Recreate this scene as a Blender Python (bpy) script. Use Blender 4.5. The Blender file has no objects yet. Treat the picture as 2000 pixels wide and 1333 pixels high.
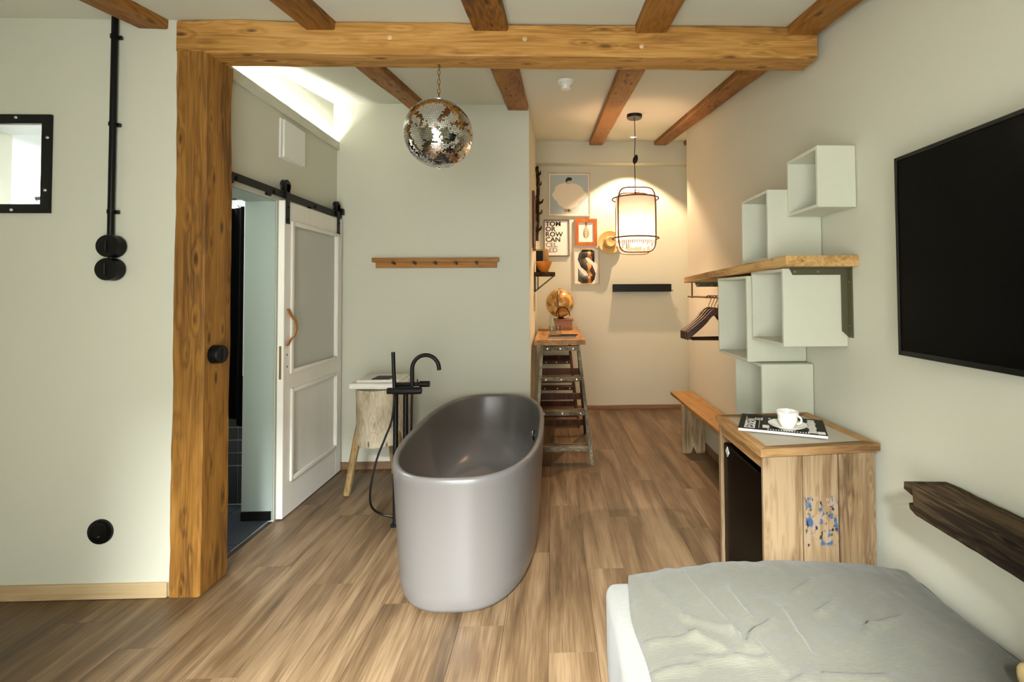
import bpy, bmesh, math, random
from mathutils import Vector, Matrix, noise
random.seed(7)
SC = bpy.context.scene
COL = SC.collection
PI = math.pi

# ------------------------------------------------------------------ camera
W_, H_ = 2000.0, 1333.0
FOC, CX, CY = 920.0, 1105.61, 548.29
YAW, PIT, ROL = math.radians(-1.7265), math.radians(1.467), math.radians(.3144)
Fv = Vector((-math.sin(YAW)*math.cos(PIT), math.cos(YAW)*math.cos(PIT), math.sin(PIT)))
Rv = Vector((math.cos(YAW), math.sin(YAW), 0)); Uv = Rv.cross(Fv)
R2 = math.cos(ROL)*Rv - math.sin(ROL)*Uv; U2 = math.sin(ROL)*Rv + math.cos(ROL)*Uv
cd = bpy.data.cameras.new('camera'); cam = bpy.data.objects.new('camera', cd); COL.objects.link(cam)
cd.sensor_width = 36.0; cd.sensor_fit = 'HORIZONTAL'; cd.lens = FOC/W_*36.0
cd.shift_x = -(CX-W_/2)/W_; cd.shift_y = (CY-H_/2)/W_
cd.clip_start = .02; cd.clip_end = 100
M = Matrix((R2, U2, -Fv)).transposed().to_4x4(); M.translation = (0, 0, 1.42)
cam.matrix_world = M
SC.camera = cam

# ------------------------------------------------------------------ light
def lin(r, g, b):
    f = lambda c: (c/255/12.92) if c/255 <= .04045 else ((c/255+.055)/1.055)**2.4
    return (f(r), f(g), f(b), 1)
def lamp(name, kind, loc, power, col=(1, 1, 1), rot=(0, 0, 0), **kw):
    d = bpy.data.lights.new(name, kind); d.energy = power; d.color = col
    for k, v in kw.items(): setattr(d, k, v)
    o = bpy.data.objects.new(name, d); COL.objects.link(o); o.location = loc; o.rotation_euler = rot
    return o
world = bpy.data.worlds.new('sky'); SC.world = world; world.use_nodes = True
bg = world.node_tree.nodes['Background']; bg.inputs[0].default_value = (.86, .93, 1, 1); bg.inputs[1].default_value = 1.2
# daylight coming through the big window behind the camera
WX0, WX1, WZ0, WZ1 = -1.0, .42, .12, 2.2
lamp('window_daylight', 'AREA', ((WX0+WX1)/2, -.66, (WZ0+WZ1)/2), 68, (1.0, .985, .95), (PI/2, 0, 0),
     shape='RECTANGLE', size=WX1-WX0, size_y=WZ1-WZ0)
# the bright upper sky, slanting down through the same window on to the floor
_d = Vector((-.2, 2.2, 0))-Vector((-.4, -2.6, 3.4))
lamp('sky_light', 'AREA', (-.4, -2.6, 3.4), 1500, (.97, .98, 1.0), _d.to_track_quat('-Z', 'Y').to_euler(), shape='RECTANGLE', size=1.1, size_y=.8)
lamp('bathroom_ceiling_light', 'AREA', (-2.7, 3.2, 2.42), 36, (.96, .98, 1.0), (0, 0, 0), size=.5)
lamp('cove_light', 'AREA', (-1.762, 3.2, 2.655), 120, (1, .98, .92), (PI, 0, 0), shape='RECTANGLE', size=.02, size_y=1.35)
SC.view_settings.view_transform = 'Standard'; SC.view_settings.look = 'None'
SC.view_settings.exposure = 0.65; SC.view_settings.gamma = 1.0; SC.view_settings.use_curve_mapping = False

# ------------------------------------------------------------------ materials
def base_mat(name):
    m = bpy.data.materials.new(name); m.use_nodes = True
    nt = m.node_tree; b = nt.nodes['Principled BSDF']
    return m, nt, b
def plain(name, col, rough=.5, metal=0.0, spec=.5, bump=0, bscale=60, coat=0, emit=None, estr=0, sheen=0):
    m, nt, b = base_mat(name)
    b.inputs['Base Color'].default_value = col; b.inputs['Roughness'].default_value = rough
    b.inputs['Metallic'].default_value = metal; b.inputs['Specular IOR Level'].default_value = spec
    b.inputs['Coat Weight'].default_value = coat
    if sheen: b.inputs['Sheen Weight'].default_value = sheen
    if emit: b.inputs['Emission Color'].default_value = emit; b.inputs['Emission Strength'].default_value = estr
    tc = nt.nodes.new('ShaderNodeTexCoord'); n = nt.nodes.new('ShaderNodeTexNoise')
    n.inputs['Scale'].default_value = bscale; n.inputs['Detail'].default_value = 4
    nt.links.new(tc.outputs['Object'], n.inputs['Vector'])
    mx = nt.nodes.new('ShaderNodeMix'); mx.data_type = 'RGBA'; mx.blend_type = 'MULTIPLY'
    mx.inputs[0].default_value = .12; mx.inputs[6].default_value = col
    nt.links.new(n.outputs['Fac'], mx.inputs[7]); 
    cr = nt.nodes.new('ShaderNodeValToRGB'); cr.color_ramp.elements[0].color = (.75, .75, .75, 1); cr.color_ramp.elements[1].color = (1.1, 1.1, 1.1, 1)
    nt.links.new(n.outputs['Fac'], cr.inputs[0]); nt.links.new(cr.outputs[0], mx.inputs[7])
    nt.links.new(mx.outputs[2], b.inputs['Base Color'])
    if bump:
        bp = nt.nodes.new('ShaderNodeBump'); bp.inputs['Strength'].default_value = bump; bp.inputs['Distance'].default_value = .004
        nt.links.new(n.outputs['Fac'], bp.inputs['Height']); nt.links.new(bp.outputs[0], b.inputs['Normal'])
    return m
def wood(name, dark, mid, light, axis='Y', s=1.0, rough=.55, knots=1.0, bump=.25, along=.07, spec=.4, vary=.12, contrast=1.0, knotcol=None, knot_scale=7.5, ring=.16, rfreq=2.6, sscale=14):
    m, nt, b = base_mat(name); L = nt.links; N = nt.nodes.new
    tc = N('ShaderNodeTexCoord'); oi = N('ShaderNodeObjectInfo')
    mu = N('ShaderNodeVectorMath'); mu.operation = 'MULTIPLY_ADD'
    cv = N('ShaderNodeCombineXYZ')
    for i, k in enumerate((17.3, 9.1, 23.7)):
        t = N('ShaderNodeMath'); t.operation = 'MULTIPLY'; t.inputs[1].default_value = k
        L.new(oi.outputs['Random'], t.inputs[0]); L.new(t.outputs[0], cv.inputs[i])
    ad = N('ShaderNodeVectorMath'); ad.operation = 'ADD'
    L.new(tc.outputs['Object'], ad.inputs[0]); L.new(cv.outputs[0], ad.inputs[1])
    def mapped(a, c):
        mp = N('ShaderNodeMapping'); sc = [c*s]*3; sc['XYZ'.index(axis)] = a*s
        mp.inputs['Scale'].default_value = sc; L.new(ad.outputs[0], mp.inputs[0]); return mp.outputs[0]
    def noise_(vec, scale, detail=4, dist=0):
        n = N('ShaderNodeTexNoise'); n.inputs['Scale'].default_value = scale; n.inputs['Detail'].default_value = detail
        n.inputs['Distortion'].default_value = dist; L.new(vec, n.inputs['Vector']); return n.outputs['Fac']
    # knots: sparse voronoi cells, squeezed along the grain
    vor = N('ShaderNodeTexVoronoi'); vor.inputs['Scale'].default_value = knot_scale; L.new(mapped(.62, 2.0), vor.inputs['Vector'])
    kr = N('ShaderNodeMapRange'); kr.inputs[1].default_value = .09; kr.inputs[2].default_value = .19; kr.inputs[3].default_value = 1; kr.inputs[4].default_value = 0
    L.new(vor.outputs['Distance'], kr.inputs[0])
    halo = N('ShaderNodeMapRange'); halo.inputs[1].default_value = .08; halo.inputs[2].default_value = .45; halo.inputs[3].default_value = 1; halo.inputs[4].default_value = 0
    L.new(vor.outputs['Distance'], halo.inputs[0])
    broad = noise_(mapped(along*1.6, 1), 5, 3, .6)
    streak = noise_(mapped(along, 1), sscale, 5, .9)
    fibre = noise_(mapped(along*.5, 1), 120, 3)
    # bend the streaks round the knots
    a1 = N('ShaderNodeMath'); a1.operation = 'MULTIPLY_ADD'; a1.inputs[1].default_value = .22*knots; L.new(halo.outputs[0], a1.inputs[0]); L.new(streak, a1.inputs[2])
    wv = N('ShaderNodeMath'); wv.operation = 'MULTIPLY'; wv.inputs[1].default_value = rfreq*2; L.new(a1.outputs[0], wv.inputs[0])
    fr = N('ShaderNodeMath'); fr.operation = 'PINGPONG'; fr.inputs[1].default_value = .5; L.new(wv.outputs[0], fr.inputs[0])
    s1 = N('ShaderNodeMath'); s1.operation = 'MULTIPLY_ADD'; s1.inputs[1].default_value = ring*2; L.new(fr.outputs[0], s1.inputs[0])
    s2 = N('ShaderNodeMath'); s2.operation = 'MULTIPLY_ADD'; s2.inputs[1].default_value = .68-ring*.3; L.new(broad, s2.inputs[0])
    s3 = N('ShaderNodeMath'); s3.operation = 'MULTIPLY'; s3.inputs[1].default_value = .34-ring*.3; L.new(fibre, s3.inputs[0])
    L.new(s3.outputs[0], s2.inputs[2]); L.new(s2.outputs[0], s1.inputs[2])
    rv = N('ShaderNodeMath'); rv.operation = 'MULTIPLY_ADD'; rv.inputs[1].default_value = vary; L.new(oi.outputs['Random'], rv.inputs[0]); L.new(s1.outputs[0], rv.inputs[2])
    cr = N('ShaderNodeValToRGB'); e = cr.color_ramp.elements
    c0 = .52 + vary/2
    e[0].position = c0-.20/contrast; e[0].color = dark; e[1].position = c0+.16/contrast; e[1].color = light
    k = e.new(c0-.02); k.color = mid
    L.new(rv.outputs[0], cr.inputs[0])
    out = cr.outputs[0]
    if knots > 0:
        mx = N('ShaderNodeMix'); mx.data_type = 'RGBA'
        kk = N('ShaderNodeMath'); kk.operation = 'MULTIPLY'; kk.inputs[1].default_value = .8*min(knots, 1); L.new(kr.outputs[0], kk.inputs[0])
        L.new(kk.outputs[0], mx.inputs[0]); L.new(out, mx.inputs[6]); mx.inputs[7].default_value = knotcol or tuple(c*.45 for c in dark[:3])+(1,)
        out = mx.outputs[2]
    L.new(out, b.inputs['Base Color'])
    b.inputs['Roughness'].default_value = rough; b.inputs['Specular IOR Level'].default_value = spec
    if bump:
        bp = N('ShaderNodeBump'); bp.inputs['Strength'].default_value = bump; bp.inputs['Distance'].default_value = .003
        L.new(s1.outputs[0], bp.inputs['Height']); L.new(bp.outputs[0], b.inputs['Normal'])
    m['nt_out'] = 0
    return m

WALL = plain('wall_paint', lin(204, 204, 187), .75, bump=.05, bscale=140, spec=.25)
WALLG = plain('jamb_paint', lin(150, 163, 155), .7, bump=.05, bscale=140, spec=.25)
CEIL = plain('ceiling_paint', lin(207, 209, 195), .8, bump=.04, bscale=140, spec=.2)
BATHW = plain('bathroom_white', lin(236, 238, 236), .6)
DTILE = plain('dark_tile', lin(33, 38, 42), .35, bscale=9)
FTILE = plain('slate_floor_tile', lin(32, 38, 43), .45, bscale=7, bump=.1)
GROUT = plain('grout', lin(150, 155, 155), .8)
D_, M_, L_ = lin(102, 66, 22), lin(168, 121, 56), lin(200, 155, 90)
BEAMX = wood('spruce_beam', D_, M_, L_, 'X', 1.0, .6, 1.0, ring=.12)
POSTZ = wood('spruce_post', lin(78, 48, 13), lin(136, 93, 34), lin(164, 118, 52), 'Z', 1.0, .6, 1.0, ring=.13)
JOISTY = wood('spruce_joist', lin(80, 48, 14), lin(130, 84, 28), lin(156, 108, 46), 'Y', .9, .65, .9)
FLOORW = wood('oak_laminate', lin(45, 33, 21), lin(91, 71, 48), lin(124, 103, 77), 'Y', 1.7, .4, .5, bump=.05, along=.06, spec=.5, vary=.03, contrast=.9, knotcol=lin(70, 48, 30), knot_scale=2.2, ring=.10, rfreq=1.6, sscale=9)
SKIRT = wood('pale_oak_skirting', lin(156, 128, 88), lin(178, 150, 108), lin(192, 168, 128), 'X', 1, .5, 0, bump=.05)
SKIRTD = wood('brown_skirting', lin(106, 80, 58), lin(126, 98, 74), lin(140, 112, 86), 'X', 1, .5, 0, bump=.05)
SHELFW = wood('shelf_oak', lin(120, 84, 40), lin(172, 130, 74), lin(204, 166, 108), 'Y', 1.2, .6, .6)
CABZ = wood('weathered_plank', lin(76, 56, 34), lin(120, 96, 66), lin(142, 120, 90), 'Z', 1.5, .8, .7, bump=.5, along=.06, vary=.08, knotcol=lin(92, 60, 34), ring=.2, rfreq=2.2)
CABY = wood('weathered_rail', lin(118, 80, 40), lin(164, 122, 72), lin(186, 148, 100), 'Y', 1.2, .7, .7, bump=.3)
CABX = wood('weathered_rail_front', lin(96, 66, 36), lin(140, 106, 64), lin(160, 130, 90), 'X', 1.2, .7, .4, bump=.3)
BENCHY = wood('bench_top_wood', lin(88, 58, 20), lin(134, 96, 42), lin(158, 120, 64), 'Y', 1, .55, .5)
BENCHZ = wood('bench_leg_wood', lin(120, 96, 66), lin(168, 144, 110), lin(196, 172, 138), 'Z', 1, .75, .4, bump=.3)
DARKOLD = wood('old_dark_timber', lin(16, 11, 7), lin(46, 35, 24), lin(98, 80, 56), 'Y', 1.4, .88, .8, bump=1.0, along=.06, spec=.15, contrast=.8)
STUMPZ = wood('stump_wood', lin(60, 44, 28), lin(172, 156, 128), lin(204, 194, 170), 'Z', 1.6, .85, 1, bump=.4, along=.2, knotcol=lin(56, 40, 24), contrast=.8, knot_scale=6)
STOOLLEG = wood('stool_leg_wood', lin(64, 44, 20), lin(118, 92, 54), lin(150, 124, 82), 'Z', 2, .8, .6, bump=.4)
PEGW = wood('peg_rail_wood', lin(104, 64, 22), lin(148, 98, 42), lin(170, 120, 60), 'X', 1.3, .6, .3)
LADDER = wood('painted_ladder', lin(46, 42, 32), lin(98, 92, 74), lin(168, 166, 150), 'Z', 2.4, .8, .6, bump=.5, along=.25, contrast=.75)
LADSTEP = wood('ladder_step_wood', lin(40, 32, 22), lin(92, 80, 60), lin(156, 148, 126), 'X', 2.4, .8, .6, bump=.5, along=.2, contrast=.75)
LADRED = wood('stained_ladder', lin(24, 12, 6), lin(62, 34, 18), lin(92, 54, 30), 'Z', 2, .7, .4, bump=.3)
PLANKY = wood('desk_plank_wood', lin(98, 64, 28), lin(150, 108, 60), lin(178, 138, 88), 'Y', 1.2, .6, .6)
HANGW = wood('dark_hanger_wood', lin(24, 10, 6), lin(50, 24, 14), lin(70, 38, 22), 'X', 2, .4, 0, bump=.1)
REDBOX = wood('mahogany', lin(80, 38, 8), lin(136, 76, 24), lin(160, 98, 40), 'X', 1.5, .35, 0, bump=.1)
FRAMEOAK = wood('oak_frame', lin(170, 138, 96), lin(196, 166, 122), lin(212, 186, 146), 'Z', 2, .5, 0, bump=.1)
FRAMEBR = wood('brown_frame', lin(58, 36, 22), lin(84, 56, 36), lin(104, 72, 48), 'Z', 2, .5, 0, bump=.1)
FRAMEOR = wood('orange_frame', lin(140, 66, 14), lin(176, 92, 26), lin(196, 112, 44), 'Z', 2, .45, 0, bump=.1)
BLACK = plain('black_metal', lin(9, 8, 8), .45, 0, .3)
BLACKP = plain('black_plastic', lin(8, 8, 8), .38, spec=.25)
BLACKG = plain('black_gloss', lin(6, 6, 6), .12)
TVSCREEN = plain('tv_screen', lin(4, 4, 3), .25, spec=.1)
CURT = plain('black_curtain_cloth', lin(10, 10, 11), .95, spec=.1)
CHROME = plain('chrome', (.8, .8, .82, 1), .15, 1)
STEEL = plain('dull_steel', (.62, .6, .56, 1), .35, 1)
BRONZE = plain('bronze_rod', lin(120, 72, 40), .35, .9)
OLIVE = plain('olive_steel', lin(84, 82, 58), .5, 0)
MIRROR = plain('mirror_glass', (.9, .9, .9, 1), .03, 1)
BRASS = plain('aged_brass', lin(150, 126, 82), .35, 1)
WHITED = wood('white_door_paint', lin(224, 221, 211), lin(228, 226, 217), lin(231, 229, 221), 'Z', 1, .5, 0, bump=.04)
WHITEP = plain('white_plastic', lin(232, 232, 226), .4)
CUBEM = plain('pale_green_box_paint', lin(206, 208, 190), .5, bscale=30)
TUBM = plain('taupe_tub', lin(98, 95, 92), .3, spec=.5, bscale=3)
LEATHER = plain('tan_leather', lin(176, 122, 70), .6, bump=.1)
CERAM = plain('white_ceramic', lin(238, 236, 228), .18)
PAPER = plain('white_paper', lin(236, 232, 222), .7)
INK = plain('black_ink', lin(26, 25, 25), .6)
INKG = plain('grey_ink', lin(150, 148, 142), .7)
COVER = plain('black_cover', lin(14, 13, 12), .5, spec=.2)
TOWEL = plain('white_towel', lin(236, 234, 226), .95, bump=.8, bscale=300)
TERRA = plain('orange_wood_bowl', lin(206, 126, 44), .4, bscale=20)
STRAW = plain('straw', lin(214, 178, 116), .85, bump=.6, bscale=200)
STRAWB = plain('straw_band', lin(176, 130, 70), .8)
GREYTOP = plain('grey_counter_sheet', lin(176, 168, 150), .5, bscale=12)
LEDM = plain('led_strip', lin(255, 250, 235), .5, emit=(1, .96, .86, 1), estr=6)
SPOTM = plain('spot_lens', lin(255, 240, 220), .3, emit=(1, .82, .58, 1), estr=8)
PILLOWM = plain('tan_pillow_cloth', lin(190, 168, 120), .9, bump=.3, bscale=200)

def cloth(name, col, scale=350):
    m, nt, b = base_mat(name); L = nt.links; N = nt.nodes.new
    tc = N('ShaderNodeTexCoord'); n1 = N('ShaderNodeTexNoise'); n1.inputs['Scale'].default_value = 5; n1.inputs['Detail'].default_value = 5
    mp = N('ShaderNodeMapping'); mp.inputs['Scale'].default_value = (6, 60, 60); mp.inputs['Rotation'].default_value = (0, 0, .15)
    n2 = N('ShaderNodeTexNoise'); n2.inputs['Scale'].default_value = 6; n2.inputs['Detail'].default_value = 3
    n3 = N('ShaderNodeTexNoise'); n3.inputs['Scale'].default_value = scale
    L.new(tc.outputs['Object'], n1.inputs[0]); L.new(tc.outputs['Object'], mp.inputs[0]); L.new(mp.outputs[0], n2.inputs[0]); L.new(tc.outputs['Object'], n3.inputs[0])
    ad = N('ShaderNodeMath'); ad.operation = 'MULTIPLY_ADD'; ad.inputs[1].default_value = .5; L.new(n1.outputs['Fac'], ad.inputs[0]); 
    h = N('ShaderNodeMath'); h.operation = 'MULTIPLY'; h.inputs[1].default_value = .5; L.new(n2.outputs['Fac'], h.inputs[0]); L.new(h.outputs[0], ad.inputs[2])
    cr = N('ShaderNodeValToRGB'); cr.color_ramp.elements[0].position = .3; cr.color_ramp.elements[1].position = .7
    cr.color_ramp.elements[0].color = tuple(c*.86 for c in col[:3])+(1,); cr.color_ramp.elements[1].color = tuple(min(1, c*1.1) for c in col[:3])+(1,)
    L.new(ad.outputs[0], cr.inputs[0]); L.new(cr.outputs[0], b.inputs['Base Color'])
    b.inputs['Roughness'].default_value = .9; b.inputs['Specular IOR Level'].default_value = .15; b.inputs['Sheen Weight'].default_value = .15
    bp = N('ShaderNodeBump'); bp.inputs['Strength'].default_value = .25; bp.inputs['Distance'].default_value = .002
    L.new(n3.outputs['Fac'], bp.inputs['Height'])
    bp2 = N('ShaderNodeBump'); bp2.inputs['Strength'].default_value = .35; bp2.inputs['Distance'].default_value = .006
    L.new(n2.outputs['Fac'], bp2.inputs['Height']); L.new(bp.outputs[0], bp2.inputs['Normal']); L.new(bp2.outputs[0], b.inputs['Normal'])
    return m
LINEN = cloth('sage_linen', lin(88, 87, 76))
SHEET = cloth('white_sheet', lin(122, 122, 115))

def glass(name, col, rough=.0, alpha=.85):
    m, nt, b = base_mat(name); L = nt.links; N = nt.nodes.new
    tr = N('ShaderNodeBsdfTransparent'); tr.inputs[0].default_value = col
    gl = N('ShaderNodeBsdfGlossy'); gl.inputs['Roughness'].default_value = .02
    lw = N('ShaderNodeLayerWeight'); pw = N('ShaderNodeMath'); pw.operation = 'POWER'; pw.inputs[1].default_value = 4; L.new(lw.outputs['Facing'], pw.inputs[0])
    fr = N('ShaderNodeMath'); fr.operation = 'MULTIPLY_ADD'; fr.inputs[1].default_value = .8; fr.inputs[2].default_value = .03; L.new(pw.outputs[0], fr.inputs[0])
    mx = N('ShaderNodeMixShader'); L.new(fr.outputs[0], mx.inputs[0]); L.new(tr.outputs[0], mx.inputs[1]); L.new(gl.outputs[0], mx.inputs[2])
    L.new(mx.outputs[0], nt.nodes['Material Output'].inputs[0]); nt.nodes.remove(b)
    return m
CLEAR = glass('clear_glass', (.97, .98, .97, 1))
BOTTLE = glass('bottle_glass', (.86, .92, .84, 1))
TUMBLER = glass('tumbler_glass', (.9, .92, .92, 1))
def frosted():
    m, nt, b = base_mat('obscured_glass')
    b.inputs['Base Color'].default_value = lin(186, 187, 178); b.inputs['Roughness'].default_value = .35
    N = nt.nodes.new; tc = N('ShaderNodeTexCoord'); v = N('ShaderNodeTexVoronoi'); v.inputs['Scale'].default_value = 160
    bp = N('ShaderNodeBump'); bp.inputs['Strength'].default_value = .3; bp.inputs['Distance'].default_value = .002
    nt.links.new(tc.outputs['Object'], v.inputs[0]); nt.links.new(v.outputs['Distance'], bp.inputs['Height']); nt.links.new(bp.outputs[0], b.inputs['Normal'])
    return m
FROST = frosted()
def shade_cloth():
    m, nt, b = base_mat('lamp_shade_cloth'); L = nt.links; N = nt.nodes.new
    d = N('ShaderNodeBsdfDiffuse'); d.inputs[0].default_value = (.85, .8, .72, 1)
    t = N('ShaderNodeBsdfTranslucent'); t.inputs[0].default_value = (.30, .26, .23, 1)
    mx = N('ShaderNodeMixShader'); mx.inputs[0].default_value = .55
    L.new(d.outputs[0], mx.inputs[1]); L.new(t.outputs[0], mx.inputs[2]); L.new(mx.outputs[0], nt.nodes['Material Output'].inputs[0]); nt.nodes.remove(b)
    return m
SHADE = shade_cloth()
def globe_mat():
    m, nt, b = base_mat('globe_map'); L = nt.links; N = nt.nodes.new
    tc = N('ShaderNodeTexCoord'); n = N('ShaderNodeTexNoise'); n.inputs['Scale'].default_value = 11; n.inputs['Detail'].default_value = 6
    cr = N('ShaderNodeValToRGB'); e = cr.color_ramp.elements
    e[0].position = .47; e[0].color = lin(150, 112, 58); e[1].position = .53; e[1].color = lin(206, 158, 88)
    L.new(tc.outputs['Object'], n.inputs[0]); L.new(n.outputs['Fac'], cr.inputs[0]); L.new(cr.outputs[0], b.inputs['Base Color'])
    b.inputs['Roughness'].default_value = .25
    return m
GLOBE = globe_mat()
def flaked_plank():
    """weathered plank with remnants of blue and black paint in its lower part"""
    m = CABZ.copy(); m.name = 'weathered_plank_flaked_paint'; nt = m.node_tree; L = nt.links; N = nt.nodes.new
    b = nt.nodes['Principled BSDF']; src = b.inputs['Base Color'].links[0].from_socket
    tc = N('ShaderNodeTexCoord'); sp = N('ShaderNodeSeparateXYZ'); L.new(tc.outputs['Object'], sp.inputs[0])
    def band(sock, lo, hi, soft):
        a = N('ShaderNodeMapRange'); a.inputs[1].default_value = lo-soft; a.inputs[2].default_value = lo+soft; L.new(sock, a.inputs[0])
        c = N('ShaderNodeMapRange'); c.inputs[1].default_value = hi-soft; c.inputs[2].default_value = hi+soft; c.inputs[3].default_value = 1; c.inputs[4].default_value = 0; L.new(sock, c.inputs[0])
        mm = N('ShaderNodeMath'); mm.operation = 'MULTIPLY'; L.new(a.outputs[0], mm.inputs[0]); L.new(c.outputs[0], mm.inputs[1]); return mm.outputs[0]
    zone = N('ShaderNodeMath'); zone.operation = 'MULTIPLY'
    L.new(band(sp.outputs['Z'], .375, .575, .006), zone.inputs[0]); L.new(band(sp.outputs['X'], -.058, .085, .005), zone.inputs[1])
    cur = src
    for seed, sc, th, col in ((1, 15, .515, lin(140, 120, 100)), (2, 24, .545, lin(42, 76, 108)), (5, 34, .585, lin(20, 22, 28))):
        mp = N('ShaderNodeMapping'); mp.inputs['Location'].default_value = (seed*3.1, seed*1.7, seed*5.3); mp.inputs['Scale'].default_value = (1.3, 1, .9)
        n = N('ShaderNodeTexNoise'); n.inputs['Scale'].default_value = sc; n.inputs['Detail'].default_value = 6; n.inputs['Roughness'].default_value = .62
        L.new(tc.outputs['Object'], mp.inputs[0]); L.new(mp.outputs[0], n.inputs[0])
        r = N('ShaderNodeMapRange'); r.inputs[1].default_value = th; r.inputs[2].default_value = th+.02; L.new(n.outputs['Fac'], r.inputs[0])
        mu = N('ShaderNodeMath'); mu.operation = 'MULTIPLY'; L.new(r.outputs[0], mu.inputs[0]); L.new(zone.outputs[0], mu.inputs[1])
        mx = N('ShaderNodeMix'); mx.data_type = 'RGBA'; L.new(mu.outputs[0], mx.inputs[0]); L.new(cur, mx.inputs[6]); mx.inputs[7].default_value = col; cur = mx.outputs[2]
    L.new(cur, b.inputs['Base Color'])
    return m
CABFLAKE = flaked_plank()

# ------------------------------------------------------------------ mesh helpers
class B:
    """collects shapes (world coordinates) into one mesh"""
    def __init__(s): s.bm = bmesh.new()
    def box(s, x0, x1, y0, y1, z0, z1, bev=0, seg=1, rot=None, about=None):
        r = bmesh.ops.create_cube(s.bm, size=1); vs = r['verts']
        for v in vs: v.co = Vector(((x0+x1)/2+v.co.x*(x1-x0), (y0+y1)/2+v.co.y*(y1-y0), (z0+z1)/2+v.co.z*(z1-z0)))
        if bev:
            es = list({e for v in vs for e in v.link_edges})
            r = bmesh.ops.bevel(s.bm, geom=es, offset=bev, segments=seg, affect='EDGES', profile=.6); vs = list({v for f in r['faces'] for v in f.verts} | {v for v in vs if v.is_valid})
        if rot is not None:
            c = Vector(about) if about else Vector(((x0+x1)/2, (y0+y1)/2, (z0+z1)/2))
            for v in vs: v.co = c + rot @ (v.co-c)
        return s
    def hexa(s, p):
        """8 corners: bottom ring of four, then top ring of four"""
        v = [s.bm.verts.new(q) for q in p]
        for f in ((3, 2, 1, 0), (4, 5, 6, 7), (0, 1, 5, 4), (1, 2, 6, 5), (2, 3, 7, 6), (3, 0, 4, 7)): s.bm.faces.new([v[i] for i in f])
        return s
    def prism(s, pts, vec):
        """polygon (3D points in order) pushed along vec"""
        vec = Vector(vec); a = [s.bm.verts.new(p) for p in pts]; b = [s.bm.verts.new(Vector(p)+vec) for p in pts]
        s.bm.faces.new(a[::-1]); s.bm.faces.new(b); n = len(a)
        for i in range(n): s.bm.faces.new((a[i], a[(i+1) % n], b[(i+1) % n], b[i]))
        return s
    def tube(s, path, r, n=10, caps=True, closed=False):
        path = [Vector(p) for p in path]; m = len(path); rs = r if isinstance(r, (list, tuple)) else [r]*m
        rings = []; up = None
        for i, p in enumerate(path):
            if closed: t = path[(i+1) % m]-path[i-1]
            else: t = path[min(i+1, m-1)]-path[max(i-1, 0)]
            t.normalize()
            if up is None:
                up = Vector((0, 0, 1)) if abs(t.z) < .9 else Vector((1, 0, 0))
            a = up - t*up.dot(t); a.normalize(); up = a; b = t.cross(a)
            rings.append([s.bm.verts.new(p+rs[i]*(math.cos(2*PI*k/n)*a+math.sin(2*PI*k/n)*b)) for k in range(n)])
        for i in range(m if closed else m-1):
            A, C = rings[i], rings[(i+1) % m]
            for k in range(n): s.bm.faces.new((A[k], A[(k+1) % n], C[(k+1) % n], C[k]))
        if caps and not closed: s.bm.faces.new(rings[0][::-1]); s.bm.faces.new(rings[-1])
        return s
    def lathe(s, prof, c, n=32, axis=(0, 0, 1), cap=True):
        """profile of (radius, height) spun about axis through c"""
        z = Vector(axis).normalized(); a = Vector((1, 0, 0)) if abs(z.x) < .9 else Vector((0, 1, 0))
        a = (a-z*a.dot(z)).normalized(); b = z.cross(a); c = Vector(c); rings = []
        for r, h in prof:
            if r < 1e-6: rings.append([s.bm.verts.new(c+z*h)])
            else: rings.append([s.bm.verts.new(c+z*h+r*(math.cos(2*PI*k/n)*a+math.sin(2*PI*k/n)*b)) for k in range(n)])
        for A, C in zip(rings, rings[1:]):
            for k in range(n):
                k2 = (k+1) % n
                if len(A) == 1 and len(C) == 1: continue
                if len(A) == 1: s.bm.faces.new((A[0], C[k2], C[k]))
                elif len(C) == 1: s.bm.faces.new((A[k], A[k2], C[0]))
                else: s.bm.faces.new((A[k], A[k2], C[k2], C[k]))
        if cap:
            if len(rings[0]) > 1: s.bm.faces.new(rings[0][::-1])
            if len(rings[-1]) > 1: s.bm.faces.new(rings[-1])
        return s
    def rough(s, amp, scale=6, seed=0):
        for v in s.bm.verts:
            n = noise.noise_vector(v.co*scale+Vector((seed*7.7, seed*3.3, 0))); v.co += n*amp
        return s
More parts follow.
